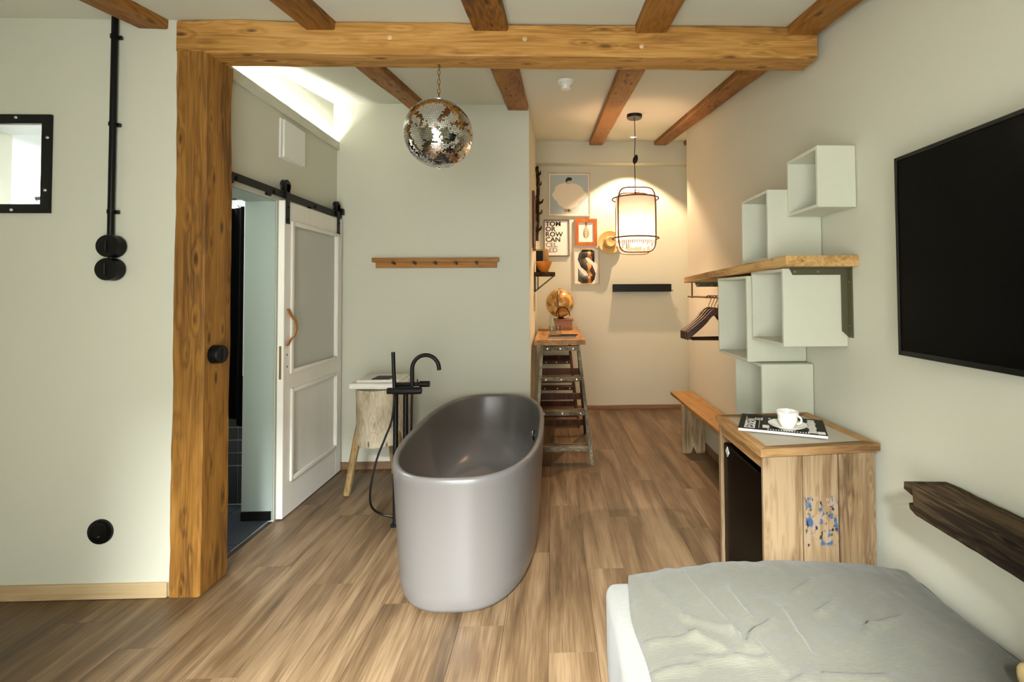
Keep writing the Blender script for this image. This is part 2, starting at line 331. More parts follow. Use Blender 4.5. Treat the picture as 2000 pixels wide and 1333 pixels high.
def hewn(x0, x1, y0, y1, z0, z1, axis, n=40, cham=.008, amp=.004, seed=0, slope=0, y_ref=0, drift=0):
    """hand-hewn timber: a lengthwise swept chamfered section with uneven arrises; slope lifts z along y, drift shifts x along y"""
    b = B(); lo = {'X': x0, 'Y': y0, 'Z': z0}[axis]; hi = {'X': x1, 'Y': y1, 'Z': z1}[axis]
    if axis == 'X': A0, A1, C0, C1 = y0, y1, z0, z1
    elif axis == 'Y': A0, A1, C0, C1 = x0, x1, z0, z1
    else: A0, A1, C0, C1 = x0, x1, y0, y1
    rings = []
    for i in range(n+1):
        t = lo+(hi-lo)*i/n; ring = []
        for k, (sa, sc) in enumerate(((0, 0), (1, 0), (1, 1), (0, 1))):
            w = noise.noise(Vector((t*3.1, k*5.3+seed*11, seed)))
            ch = cham*(1+.9*w+.5*noise.noise(Vector((t*11, k*3.1, seed*2.2))))
            ch = max(.001, ch)
            oa = amp*noise.noise(Vector((t*2.3, k*9.1, seed*4.4))); oc = amp*noise.noise(Vector((t*2.7, k*6.7, seed*5.1+9)))
            ca, cc = (A1 if sa else A0)+oa, (C1 if sc else C0)+oc
            da, dc = (-ch if sa else ch), (-ch if sc else ch)
            p1, p2 = (ca+da, cc), (ca, cc+dc)
            ring += [p2, p1] if (sa, sc) in ((0, 0), (1, 1)) else [p1, p2]
        vs = []
        for a, c in ring:
            if axis == 'X': co = (t, a, c)
            elif axis == 'Y': co = (a+drift*(t-y_ref), t, c+slope*(t-y_ref))
            else: co = (a, c, t)
            vs.append(b.bm.verts.new(co))
        rings.append(vs)
    for R, S in zip(rings, rings[1:]):
        for k in range(8): b.bm.faces.new((R[k], R[(k+1) % 8], S[(k+1) % 8], S[k]))
    b.bm.faces.new(rings[0][::-1]); b.bm.faces.new(rings[-1])
    return b
ORG = {}
def obj(name, b, mat, parent=None, loc=None, smooth=False, kind=None, label=None, cat=None, group=None, angle=35):
    bm = b.bm; bmesh.ops.recalc_face_normals(bm, faces=bm.faces)
    if parent is None:
        if loc is None:
            xs = [v.co for v in bm.verts]
            loc = ((min(v.x for v in xs)+max(v.x for v in xs))/2, (min(v.y for v in xs)+max(v.y for v in xs))/2, min(v.z for v in xs))
        o_ = Vector(loc)
    else: o_ = ORG[parent]
    for v in bm.verts: v.co -= o_
    me = bpy.data.meshes.new(name); bm.to_mesh(me); bm.free()
    me.materials.append(mat)
    if smooth:
        me.polygons.foreach_set('use_smooth', [True]*len(me.polygons)); me.set_sharp_from_angle(angle=math.radians(angle))
    o = bpy.data.objects.new(name, me); COL.objects.link(o); ORG[o] = o_
    if parent is None: o.location = o_
    else: o.parent = parent
    tag(o, label, cat, group, kind)
    return o
def tag(o, label=None, cat=None, group=None, kind=None):
    if label: o['label'] = label
    if cat: o['category'] = cat
    if group: o['group'] = group
    if kind: o['kind'] = kind
    return o
def thing(name, loc, label, cat, group=None):
    o = bpy.data.objects.new(name, None); o.empty_display_size = .05; COL.objects.link(o); o.location = loc; ORG[o] = Vector(loc)
    return tag(o, label, cat, group)
def struct(name, b, mat, parent=None, **kw):
    return obj(name, b, mat, parent, kind=None if parent else 'structure', **kw)
def dup(root, loc, label=None, rot=None):
    r = root.copy(); COL.objects.link(r); r.location = loc; ORG[r] = Vector(loc)
    if rot: r.rotation_euler = rot
    if label: r['label'] = label
    for ch in list(root.children):
        c = ch.copy(); COL.objects.link(c); c.parent = r
        for g in ch.children:
            d = g.copy(); COL.objects.link(d); d.parent = c
    return r
def text_bm(txt, size, origin, xdir, ydir, extrude=.0006, bold=0, align='LEFT', sx=1):
    cu = bpy.data.curves.new('t', 'FONT'); cu.body = txt; cu.size = size; cu.extrude = 0; cu.offset = bold; cu.align_x = align
    cu.resolution_u = 3
    o = bpy.data.objects.new('t', cu); COL.objects.link(o)
    dg = bpy.context.evaluated_depsgraph_get(); me = bpy.data.meshes.new_from_object(o.evaluated_get(dg))
    b = B(); b.bm.from_mesh(me)
    xd, yd = Vector(xdir).normalized(), Vector(ydir).normalized(); nd = xd.cross(yd); og = Vector(origin)
    r = bmesh.ops.extrude_face_region(b.bm, geom=list(b.bm.faces)); 
    for g in r['geom']:
        if isinstance(g, bmesh.types.BMVert): g.co.z += extrude
    for v in b.bm.verts: v.co = og+xd*v.co.x*sx+yd*v.co.y+nd*v.co.z
    bpy.data.objects.remove(o); bpy.data.curves.remove(cu); bpy.data.meshes.remove(me)
    return b

# ------------------------------------------------------------------ setting
ZC = lambda y: 2.754+.147*(y-2.3)
FR, BK, EN, RX = 2.30, 3.90, 5.75, 1.38      # front wall, back wall, end wall, right wall
LX, WALLX, NY = -2.75, -1.76, -.25
c = B(); c.hexa([(-3.6, -.75, ZC(-.75)), (2.1, -.75, ZC(-.75)), (2.1, 5.95, ZC(5.95)), (-3.6, 5.95, ZC(5.95)),
                 (-3.6, -.75, ZC(-.75)+.15), (2.1, -.75, ZC(-.75)+.15), (2.1, 5.95, ZC(5.95)+.15), (-3.6, 5.95, ZC(5.95)+.15)])
struct('ceiling', c, CEIL)
floor = struct('floor', B().box(-3.6, 2.1, -.75, 5.95, -.15, -.014), plain('subfloor', lin(40, 28, 18), .9), loc=(0, 0, 0))
# oak planks, one object each, laid lengthwise
PW, PL = .192, 1.28
rx = 1.9; row = 0
while rx > LX:
    x1 = rx; x0 = rx-PW; off = (row*.437) % 1*PL; y = -.75-off
    ymax = EN if x0 > WALLX-.05 else FR+.02
    ymin = -.6
    if x0 < WALLX < x1 and ymax == EN: x0 = WALLX-.03
    while y < ymax:
        a, e = max(y, ymin), min(y+PL, ymax)
        if e-a > .05:
            g = .0006
            b = B().hexa([(x0+g, a+g, -.0139), (x1-g, a+g, -.0139), (x1-g, e-g, -.0139), (x0+g, e-g, -.0139),
                          (x0+g, a+g, -.0015), (x1-g, a+g, -.0015), (x1-g, e-g, -.0015), (x0+g, e-g, -.0015)])
            f = [f for f in b.bm.faces if all(v.co.z > -.01 for v in f.verts)]
            r = bmesh.ops.inset_region(b.bm, faces=f, thickness=.0022, depth=.0015)
            cx, cy = (x0+x1)/2, (a+e)/2
            for v in b.bm.verts: v.co -= Vector((cx, cy, 0))
            me = bpy.data.meshes.new('plank'); b.bm.to_mesh(me); b.bm.free(); me.materials.append(FLOORW)
            o = bpy.data.objects.new('plank', me); COL.objects.link(o); o.parent = floor; o.location = (cx, cy, 0)
        y += PL
    rx -= PW; row += 1
# walls
def wall_holes(name, x0, x1, y0, y1, z1, holes, mat=WALL):
    """wall along X with rectangular openings (x0,x1,z0,z1); cut into slabs round them"""
    b = B(); xs = sorted({x0, x1, *[h[0] for h in holes], *[h[1] for h in holes]})
    for a, e in zip(xs, xs[1:]):
        hs = [h for h in holes if h[0] <= a and h[1] >= e]
        if not hs: b.box(a, e, y0, y1, -.014, z1)
        else: b.box(a, e, y0, y1, -.014, hs[0][2]); b.box(a, e, y0, y1, hs[0][3], z1)
    return struct(name, b, mat)
IW = (-2.75, -2.428, 1.854, 2.241)
wall_holes('wall_front', -3.5, -1.79, FR+.012, FR+.17, 2.85, [(-2.75, -2.428, 1.854, 2.241)])
struct('wall_outer', B().box(LX-.1, LX, -.75, FR+.02, -.014, 2.85), WALL)
wall_holes('wall_window', -3.5, 2.1, -.6, NY, 2.55, [(WX0, WX1, WZ0, WZ1)])
struct('wall_right', B().box(RX, RX+.12, -.6, 4.73, -.014, 3.3), WALL)
struct('wall_alcove_right', B().box(1.95, 2.05, 4.6, EN+.1, -.014, 3.4).box(RX+.12, 2.05, 4.55, 4.72, -.014, 3.4), WALL)
struct('wall_end', B().box(-.3, 2.05, EN, EN+.15, -.014, 3.45), WALL)
struct('wall_alcove_left', B().box(-.30, -.185, BK+.1, EN+.05, -.014, 3.4), WALL)
struct('wall_back', B().box(-1.96, -.185, BK, BK+.1, -.014, 3.2), WALL)
# door wall: opening between the post and y = 3.05
JB, DH = 3.06, 2.02
struct('wall_door', B().box(-1.96, WALLX, JB, BK, -.014, 2.655).box(-1.96, WALLX, 2.49, JB, DH, 2.655).box(-1.96, WALLX-.03, 2.32, BK, 2.655, 3.1)
       .box(-1.96, WALLX-.03, 2.32, 2.49, -.014, 2.655), WALL)
struct('trim_1', B().box(-1.955, WALLX-.004, JB-.006, JB+.002, .0, DH).box(-1.955, WALLX-.004, 2.49, JB, DH-.006, DH+.002), WALLG)
struct('trim_2', B().box(WALLX, WALLX+.02, 2.46, BK, 2.60, 2.668, .002).box(WALLX-.03, WALLX, 2.46, BK, 2.60, 2.618), WALL)
obj('cove_light_strip', B().box(WALLX-.022, WALLX-.006, 2.5, BK-.03, 2.62, 2.63), LEDM, label='thin warm white light strip hidden in the ceiling ledge above the door', cat='light strip')
struct('trim_3', B().box(-.2, 1.95, EN-.15, EN, 2.975, 3.3), WALL)       # boxed drop below the ceiling on the end wall
# skirting boards
struct('baseboard_front', B().box(LX, -1.812, FR-.003, FR+.012, 0, .068, .002), SKIRT)
struct('baseboard_back', B().box(WALLX, -.185, BK-.015, BK, 0, .06, .002), SKIRTD)
struct('baseboard_end', B().box(-.185, 1.95, EN-.015, EN, 0, .05, .002), SKIRTD)
struct('baseboard_right', B().box(RX-.015, RX, NY, 4.73, 0, .06, .002), SKIRTD)
struct('baseboard_alcove', B().box(-.185, -.17, BK, EN-.015, 0, .05, .002), SKIRTD)
struct('baseboard_jamb', B().box(-1.955, WALLX-.012, JB-.016, JB-.006, 0, .055), BLACK)
# bathroom behind the front wall
struct('wall_bathroom', B().box(-3.5, -3.4, 2.4, 4.7, -.014, 2.6).box(-3.5, -1.9, 4.6, 4.7, -.014, 2.6), BATHW)
struct('wall_bathroom_inner', B().box(-1.975, -1.961, JB+.02, 4.6, .9, 2.6).box(-3.4, -1.961, FR+.171, FR+.18, 2.26, 2.6), BATHW)
struct('ceiling_bathroom', B().box(-3.5, -1.961, FR+.17, 4.7, 2.5, 2.6), BATHW)
bf = struct('floor_bathroom', B().box(-3.4, WALLX-.03, FR+.17, 4.6, -.0139, -.006), GROUT)
for i in range(6):
    for j in range(3):
        x1 = WALLX-.031-j*.302; x0 = x1-.3; y0 = 2.36+i*.402+(.2 if j % 2 else 0); y1 = y0+.4
        y0 = max(y0, FR+.172)
        if y1 > y0+.05: obj('tile', B().box(x0, x1-.002, y0, y1-.002, -.006, -.001, .0008), FTILE, bf)
bath_wall = struct('wall_shower', B().box(-3.4, -1.98, 3.28, 3.36, 0, .62), plain('shower_grout', lin(160, 166, 166), .8))
tw_, th_ = .205, .0855
for i in range(7):
    for j in range(7):
        x1 = -2.127+.205-i*tw_+.0; x1 = min(x1, -1.982); x0 = -2.127-i*tw_
        x0 = x0 if i else -2.127
        z0 = .008+j*th_ if j > 2 else .008
        if j in (1, 2): continue
        z1_ = z0+th_ if j else .008+3*th_
        obj('tile', B().box(x0+.003, x1-.003 if i == 0 else -2.127-(i-1)*tw_-.003, 3.272, 3.281, z0+.003, z1_-.003, .001), DTILE, bath_wall)

# ------------------------------------------------------------------ interior window (black riveted frame)
win = struct('window_1', B().box(-2.75, -2.428, FR+.016, FR+.020, 1.854, 2.241), CLEAR)
fb = B().box(-2.75, -2.386, FR, FR+.014, 2.241, 2.284).box(-2.75, -2.386, FR, FR+.014, 1.812, 1.854).box(-2.428, -2.386, FR, FR+.014, 1.854, 2.241)
obj('window_frame', fb, BLACK, win)
obj('window_frame', B().box(-2.4285, -2.4275, FR+.021, FR+.17, 1.854, 2.241).box(-2.75, -2.4285, FR+.021, FR+.17, 1.853, 1.855).box(-2.75, -2.4285, FR+.021, FR+.17, 2.24, 2.242), BATHW, win, label='white window reveal')
for x, z in ((-2.545, 2.268), (-2.398, 2.172), (-2.403, 1.92), (-2.556, 1.826)):
    obj('rivet', B().lathe([(.0075, 0), (.007, .004), (.004, .007), (0, .008)], (x, FR, z), 12, (0, -1, 0)), STEEL, win, smooth=True)
# big window behind the camera
w2 = struct('window_2', B().box(WX0, WX1, -.585, -.58, WZ0, WZ1), CLEAR)
fr2 = B()
for x in (WX0, -.13, WX1-.05): fr2.box(x, x+.05, -.6, -.545, WZ0, WZ1)
for z in (WZ0, WZ1-.05): fr2.box(WX0, WX1, -.598, -.548, z, z+.05)
obj('window_frame', fr2, WHITEP, w2)

# ------------------------------------------------------------------ timber frame
obj('timber_post', hewn(-1.806, -1.662, FR, FR+.195, 0, 2.598, 'Z', 60, .008, .006, 3), POSTZ, loc=(-1.73, FR+.1, 0), smooth=True, angle=25,
    label='thick honey coloured timber post standing beside the white barn door opening', cat='post')
tbm = obj('timber_beam', hewn(-1.806, 1.34, FR-.002, FR+.15, 2.593, 2.753, 'X', 90, .009, .005, 5), BEAMX, loc=(-.2, FR+.07, 2.593), smooth=True, angle=25,
    label='long heavy spruce crossbeam with knots resting on the timber post under the joists', cat='beam')
SL = .1453; ZJ = lambda y: 2.709+SL*(y-2.3)
def joist(x0, x1, y0, y1, drift, label, seed):
    zb = 2.709; obj('ceiling_joist', hewn(x0, x1, y0, y1, zb, zb+.085, 'Y', 60, .006, .005, seed, SL, 2.3, drift), JOISTY, loc=((x0+x1)/2, 2.3, zb), smooth=True, angle=25, label=label, cat='joist', group='spruce ceiling joists')
joist(-2.0, -1.855, NY, FR+.012, 0, 'short ceiling joist ending on the wall above the black conduit', 11)
joist(-1.193, -1.051, NY, BK, .015, 'ceiling joist whose far end runs out behind the mirror ball', 12)
joist(-.38, -.211, NY, BK, .012, 'ceiling joist ending at the corner of the alcove above the pale wall', 13)
joist(.421, .58, NY, EN-.15, .011, 'long ceiling joist running into the alcove between smoke detector and pendant lamp', 14)
joist(1.189, 1.341, NY, EN-.15, .015, 'ceiling joist running closest along the wall with the television', 15)
joist(1.60, 1.76, 4.8, EN-.15, 0, 'ceiling joist whose stub shows in the alcove beyond the wall corner', 16)
for x, z in ((-.787, 2.672), (-.127, 2.672), (.452, 2.642)): obj('dowel', B().lathe([(.012, 0), (.012, .006), (.009, .008), (0, .008)], (x, FR+.001, z), 14, (0, -1, 0)), FRAMEOAK, tbm, smooth=True, label='pale wooden dowel end')

# ------------------------------------------------------------------ sliding barn door with rail
DX = -1.70; Y0, Y1 = 3.045, 3.865
dr = thing('sliding_door', (DX, (Y0+Y1)/2, .006), 'white painted panelled barn door with frosted glass hanging from a black rail', 'door')
G0, G1, GZ0, GZ1, P0, P1, PZ0, PZ1 = 3.14, 3.775, .925, 1.875, 3.145, 3.785, .225, .79
fb = B(); xb, xf = DX-.04, DX
fb.box(xb, xf, Y0, G0, .006, 2.02, .0025).box(xb, xf, G1, Y1, .006, 2.02, .0025)
for z0, z1 in ((.006, PZ0), (PZ1, GZ0), (GZ1, 2.02)): fb.box(xb+.001, xf-.001, G0-.002, G1+.002, z0, z1)
obj('door_leaf', fb, WHITED, dr)
obj('panel', B().box(DX-.028, DX-.016, P0-.01, P1, PZ0-.01, PZ1+.01), WHITED, dr)
obj('glass_pane', B().box(DX-.026, DX-.019, G0-.004, G1+.004, GZ0-.004, GZ1+.004), FROST, dr, label='frosted glass pane')
def mould(y0, y1, z0, z1, w=.028, t=.012):
    b = B()
    for (ya, yb, za, zb) in ((y0, y0+w, z0, z1), (y1-w, y1, z0, z1), (y0+w, y1-w, z0, z0+w), (y0+w, y1-w, z1-w, z1)):
        b.box(DX-.004, DX+t, ya, yb, za, zb, .005, 2)
    return b
obj('moulding', mould(G0-.022, G1+.022, GZ0-.022, GZ1+.022), WHITED, dr, smooth=True)
obj('moulding', mould(P0-.016, P1+.01, PZ0-.016, PZ1+.016), WHITED, dr, smooth=True)
hp = [(DX+.004, 3.075+.010, 1.325), (DX+.02, 3.073+.010, 1.29), (DX+.045, 3.08+.01, 1.25), (DX+.055, 3.085+.01, 1.2), (DX+.045, 3.08+.01, 1.155), (DX+.02, 3.07+.01, 1.125), (DX+.004, 3.068+.010, 1.09)]
b = B(); path = [Vector(p) for p in hp]
for wv in (0,):
    prev = None
    for i, p in enumerate(path):
        t = (path[min(i+1, 6)]-path[max(i-1, 0)]).normalized(); nrm = Vector((t.z, 0, -t.x)).normalized()
        w = .014+.005*math.sin(i*1.3)
        ring = [b.bm.verts.new(p+Vector((0, sy*w, 0))+nrm*sn*.003) for sy, sn in ((-1, -1), (1, -1), (1, 1), (-1, 1))]
        if prev:
            for k in range(4): b.bm.faces.new((prev[k], prev[(k+1) % 4], ring[(k+1) % 4], ring[k]))
        else: b.bm.faces.new(ring[::-1])
        prev = ring
    b.bm.faces.new(prev)
hd = obj('handle', b, LEATHER, dr, smooth=True, label='tan leather strap handle')
for z in (1.315, 1.10): obj('screw', B().lathe([(.005, 0), (.004, .003), (0, .004)], (DX+.006, 3.083, z), 10, (1, 0, 0)), BRASS, hd)
obj('lock_plate', B().box(DX-.027, DX-.014, Y0-.0015, Y0+.002, .88, 1.09), BRASS, dr, label='brass lock edge plate')
for z in (1.03, .955): obj('keyhole', B().lathe([(.006, 0), (.006, .0015)], (DX-.0005, 3.085, z), 10, (1, 0, 0)), BLACK, dr)
def hanger_strap(y):
    b = B().box(DX+.002, DX+.008, y-.02, y+.02, 1.872, 2.13, .001)
    b.box(DX-.03, DX+.008, y-.022, y+.022, 2.075, 2.13, .002)
    h = obj('hanger_strap', b, BLACK, dr)
    obj('wheel', B().lathe([(.036, 0), (.04, .004), (.036, .012), (.036, .02), (.04, .028), (.036, .032)], (DX-.028, y, 2.118), 24, (1, 0, 0)), BLACK, h, smooth=True)
    for z in (1.90, 1.98): obj('bolt', B().lathe([(.009, 0), (.009, .005), (.006, .008)], (DX+.008, y, z), 8, (1, 0, 0)), BLACK, h)
hanger_strap(3.07); hanger_strap(3.79)
rl = thing('door_rail', (DX-.015, 3.2, 2.01), 'long black steel sliding rail fixed on the wall above the barn door', 'rail')
obj('rail', B().box(DX-.018, DX-.010, 2.50, 3.885, 2.035, 2.08, .001), BLACK, rl)
obj('end_stop', B().box(DX-.03, DX+.012, 3.84, 3.88, 2.06, 2.11, .003), BLACK, rl)
for y in (2.6, 2.95, 3.45): obj('spacer', B().lathe([(.013, 0), (.013, .05)], (WALLX, y, 2.052), 12, (1, 0, 0)).lathe([(.012, 0), (.012, .006), (.007, .009)], (DX-.01, y, 2.052), 8, (1, 0, 0)), BLACK, rl)
for y in (2.56, 2.9): obj('rail_bolt', B().box(WALLX+.03, DX-.01, y-.02, y+.02, 2.02, 2.04, .003), BLACK, rl)
ap = thing('access_panel', (WALLX, 3.2, 2.31), 'white square vent cover on the wall above the barn door', 'vent cover')
obj('base_frame', B().box(WALLX, WALLX+.012, 3.075, 3.34, 2.305, 2.565, .002), WHITEP, ap)
obj('cover', B().box(WALLX+.016, WALLX+.03, 3.085, 3.345, 2.31, 2.558, .003), WHITEP, ap)

# ------------------------------------------------------------------ shower curtain
b = B(); n = 90; rows = 8; grid = []
for j in range(rows+1):
    z = 2.0-(2.0-.56)*j/rows; r_ = []
    for i in range(n+1):
        t = i/n; x = -3.1+1.115*t; y = 3.20+.035*math.sin(t*38)+.012*math.sin(t*91+j*.3)
        dz = .05*math.sin(t*9+1) if j == rows else 0
        r_.append(b.bm.verts.new((x, y, z+dz)))
    grid.append(r_)
for j in range(rows):
    for i in range(n): b.bm.faces.new((grid[j][i], grid[j][i+1], grid[j+1][i+1], grid[j+1][i]))
bmesh.ops.solidify(b.bm, geom=list(b.bm.faces), thickness=.002)
cu = obj('shower_curtain', b, CURT, smooth=True, label='black shower curtain hanging behind the barn door opening', cat='curtain')
for i in range(13):
    x = -3.08+i*.083; obj('curtain_ring', B().tube([(x, 3.20+.022*math.cos(a), 2.035+.035*math.sin(a)) for a in [2*PI*k/16 for k in range(16)]], .003, 6, closed=True), CHROME, cu, smooth=True)
rodp = [(-3.4, 3.2, 2.062)]+[(-3.0+.03*i, 3.2, 2.062) for i in range(28)]+[(-2.17+.12*math.sin(a), 3.2-.12*(1-math.cos(a))*.3, 2.062+.0*a) for a in [k*PI/12 for k in range(1, 7)]]
obj('curtain_rail', B().tube(rodp, .012, 10), BLACK, smooth=True, label='black curtain rail above the shower curtain', cat='rail')

# ------------------------------------------------------------------ conduit, switches, sockets
cd_ = thing('cable_conduit', (-2.087, FR, 1.69), 'black cable conduit running down the wall to two round switches', 'conduit')
obj('pipe', B().tube([(-2.086, FR-.012, 2.75), (-2.087, FR-.012, 2.2), (-2.088, FR-.012, 1.68)], .0135, 12), BLACKP, cd_, smooth=True)
for z in (2.656, 2.233, 1.815): obj('clip', B().tube([(-2.087, FR-.012, z-.009), (-2.087, FR-.012, z+.009)], .017, 12).box(-2.087, -2.057, FR-.012, FR, z-.01, z+.008, .002), BLACKP, cd_, smooth=True)
def round_switch(name, c, ax, r, h, label, cat, lever=True, sock=False):
    t = thing(name, c, label, cat); ax = Vector(ax)
    obj('housing', B().lathe([(r*1.02, 0), (r*1.02, h*.35), (r, h*.45), (r, h*.92), (r*.95, h)], c, 36, ax), BLACKP, t, smooth=True)
    f = Vector(c)+ax*h
    if sock:
        obj('socket_insert', B().lathe([(r*.8, -.002), (r*.8, .002), (r*.68, .002), (r*.64, -.004), (0, -.004)], f, 30, ax, cap=False), BLACKG, t, smooth=True)
        obj('earth_pin', B().lathe([(.003, 0), (.002, .008)], f+Vector((0, 0, -.02)), 8, ax), STEEL, t)
    else:
        s = Vector((0, 0, 1)).cross(ax)
        obj('lever', B().box(f.x-.004-abs(s.y)*.004, f.x+.004+abs(s.y)*.004, f.y-.004-abs(s.x)*.004, f.y+.004+abs(s.x)*.004, f.z-.028, f.z+.028, .002), BLACKG, t)
    return t
round_switch('light_switch', (-2.076, FR, 1.650), (0, -1, 0), .0525, .045, 'round black switch at the foot of the conduit, upper of the stacked pair', 'switch')
round_switch('light_switch', (-2.079, FR, 1.541), (0, -1, 0), .0525, .045, 'round black switch below the conduit, lower of the stacked pair', 'switch')
obj('pipe_link', B().tube([(-2.083, FR-.012, 1.56), (-2.083, FR-.012, 1.64)], .012, 10), BLACKP, cd_, smooth=True)
round_switch('wall_socket', (-2.126, FR+.012, .308), (0, -1, 0), .056, .011, 'round black wall socket low on the wall above the pale skirting', 'socket', sock=True)
round_switch('post_switch', (-1.664, 2.372, 1.127), (1, 0, 0), .045, .045, 'round black switch mounted on the side of the timber post', 'switch')

# ------------------------------------------------------------------ peg rail
pr = thing('peg_rail', (-.945, BK, 1.62), 'wooden coat rail with five dark pegs on the pale wall', 'coat rail')
obj('board', B().box(-1.437, -.451, BK-.018, BK, 1.628, 1.69, .002), PEGW, pr)
obj('top_strip', B().box(-1.458, -.434, BK-.05, BK, 1.675, 1.709, .003), PEGW, pr)
for i in range(5):
    x = -1.279+i*.167; obj('peg', B().lathe([(.008, 0), (.007, .04), (.012, .05), (.013, .06), (.008, .066), (0, .067)], (x, BK-.016, 1.661), 14, (0, -1, .15)), FRAMEBR, pr, smooth=True, label='dark wooden peg')

# ------------------------------------------------------------------ mirror ball
BC = Vector((-.573, 2.40, 2.232)); BR = .172
mb = thing('mirror_ball', BC, 'mirror tiled disco ball hanging on a chain below the crossbeam', 'disco ball')
obj('core', B().lathe([(BR*.975*math.sin(PI*i/24), -BR*.975*math.cos(PI*i/24)) for i in range(25)], BC, 48, cap=False), plain('ball_core', lin(40, 36, 32), .6), mb, smooth=True)
b = B(); ts = .0088; nr = int(PI*BR/ts)
rnd = random.Random(3)
for i in range(1, nr):
    th = PI*(i+.5)/(nr+1) ; cnt = max(3, int(2*PI*BR*math.sin(th)/ts)); ph0 = rnd.random()
    for k in range(cnt):
        ph = 2*PI*(k+ph0)/cnt
        nrm = Vector((math.sin(th)*math.cos(ph), math.sin(th)*math.sin(ph), math.cos(th)))
        e1 = Vector((-math.sin(ph), math.cos(ph), 0)); e2 = nrm.cross(e1)
        n2 = (nrm+e1*rnd.gauss(0, .03)+e2*rnd.gauss(0, .03)).normalized(); e1 = (e1-n2*e1.dot(n2)).normalized(); e2 = n2.cross(e1)
        w = .5*2*PI*BR*math.sin(th)/cnt*.83; h = ts*.5*.83; p = BC+nrm*BR
        top = [b.bm.verts.new(p+e1*sx*w+e2*sy*h) for sx, sy in ((-1, -1), (1, -1), (1, 1), (-1, 1))]
        bot = [b.bm.verts.new(v.co-nrm*.005) for v in top]
        b.bm.faces.new(top)
        for q in range(4): b.bm.faces.new((top[q], bot[q], bot[(q+1) % 4], top[(q+1) % 4]))
o = obj('mirror_tiles', b, MIRROR, mb); o['kind'] = 'stuff'
obj('cap', B().lathe([(.03, -.004), (.03, .004), (.012, .01), (.012, .016), (0, .016)], BC+Vector((0, 0, BR)), 20), CHROME, mb, smooth=True)
z = BC.z+BR+.012; k = 0
while z < 2.60:
    pts = []
    for a in [2*PI*q/14 for q in range(14)]:
        u, v = .0065*math.cos(a), .0155*math.sin(a); pts.append((BC.x+(u if k % 2 else 0), BC.y+(0 if k % 2 else u), z+.012+v))
    obj('chain_link', B().tube(pts, .0021, 6, closed=True), BRASS, mb, smooth=True); z += .0245; k += 1
obj('ceiling_hook', B().tube([(BC.x, BC.y, 2.575), (BC.x+.006, BC.y, 2.582), (BC.x, BC.y, 2.592), (BC.x, BC.y, 2.6)], .003, 6), BRASS, mb)

# ------------------------------------------------------------------ bathtub
TC = (-.447, 2.945); TA, TB = .868, .395
tub = thing('bathtub', (TC[0], TC[1], 0), 'freestanding oval taupe bathtub standing on the oak floor', 'bathtub')
def tub_ring(b, ix, iy, z, n=96, pw=2.75):
    r = []
    for k in range(n):
        t = 2*PI*k/n; cx_, sx_ = math.cos(t), math.sin(t)
        r.append(b.bm.verts.new((TC[0]+(TB-ix)*math.copysign(abs(cx_)**(2/pw), cx_), TC[1]+(TA-iy)*math.copysign(abs(sx_)**(2/pw), sx_), z)))
    return r
prof = [(.10, .10, .004), (.055, .06, .006), (.042, .046, .014), (.036, .04, .03), (.03, .034, .08), (.02, .025, .25), (.008, .011, .45), (.002, .003, .56), (0, 0, .588), (.002, .002, .603), (.007, .007, .610), (.014, .014, .613),
        (.022, .022, .612), (.029, .029, .606), (.033, .034, .592), (.036, .04, .55), (.045, .075, .45), (.058, .13, .32), (.075, .2, .22), (.1, .27, .175), (.14, .34, .158), (.2, .45, .152)]
b = B(); rings = [tub_ring(b, *p) for p in prof]
for A, C in zip(rings, rings[1:]):
    for k in range(96): b.bm.faces.new((A[k], A[(k+1) % 96], C[(k+1) % 96], C[k]))
b.bm.faces.new(rings[0][::-1]); b.bm.faces.new(rings[-1])
obj('tub_shell', b, TUBM, tub, smooth=True, angle=60)
ov = obj('overflow_fitting', B().lathe([(.034, 0), (.034, .006), (.030, .012), (.012, .012), (.012, .02), (0, .021)], (-.115, 3.05, .505), 28, (-1, 0, .06)), BLACKP, tub, smooth=True, label='black overflow rosette')
obj('rosette_ring', B().tube([(-.128, 3.05+.026*math.cos(a), .505+.026*math.sin(a)) for a in [2*PI*q/24 for q in range(24)]], .004, 8, closed=True), CHROME, ov, smooth=True)

# ------------------------------------------------------------------ floor standing bath tap
tp = thing('bath_tap', (-.94, 2.95, 0), 'matt black floor standing bath tap with curved spout beside the bathtub', 'tap')
ty = 2.95
obj('column', B().tube([(-.965, ty, .0), (-.965, ty, .83)], .0155, 14).lathe([(.03, 0), (.03, .008), (.018, .014)], (-.965, ty, 0), 20), BLACK, tp, smooth=True)
obj('column', B().tube([(-.907, ty+.01, .0), (-.907, ty+.01, .82)], .0155, 14).lathe([(.03, 0), (.03, .008), (.018, .014)], (-.907, ty+.01, 0), 20), BLACK, tp, smooth=True)
obj('mixer_body', B().tube([(-1.005, ty-.03, .826), (-.97, ty-.03, .826), (-.968, ty-.03, .826), (-.82, ty-.03, .826), (-.80, ty-.03, .826)], [.019, .019, .022, .022, .02], 18).box(-.98, -.86, ty-.02, ty+.02, .80, .85, .006), BLACK, tp, smooth=True)
obj('bridge', B().tube([(-.965, ty+.01, .858), (-.765, ty+.01, .858)], [.012, .012], 12), BLACK, tp, smooth=True)
obj('lever_knob', B().tube([(-.825, ty+.01, .858), (-.82, ty+.01, .858), (-.762, ty+.01, .858)], [.012, .019, .019], 16), BLACK, tp, smooth=True)
obj('lever_pin', B().tube([(-.832, ty, .865), (-.832, ty, .89)], .004, 8), BLACK, tp, smooth=True)
sp_ = [(-.865, ty, .85), (-.865, ty, .95)]+[(-.783-.082*math.cos(a), ty, .955+.083*math.sin(a)) for a in [PI*q/16 for q in range(1, 16)]]+[(-.699, ty, .945)]
obj('spout', B().tube(sp_, .0125, 14), BLACK, tp, smooth=True)
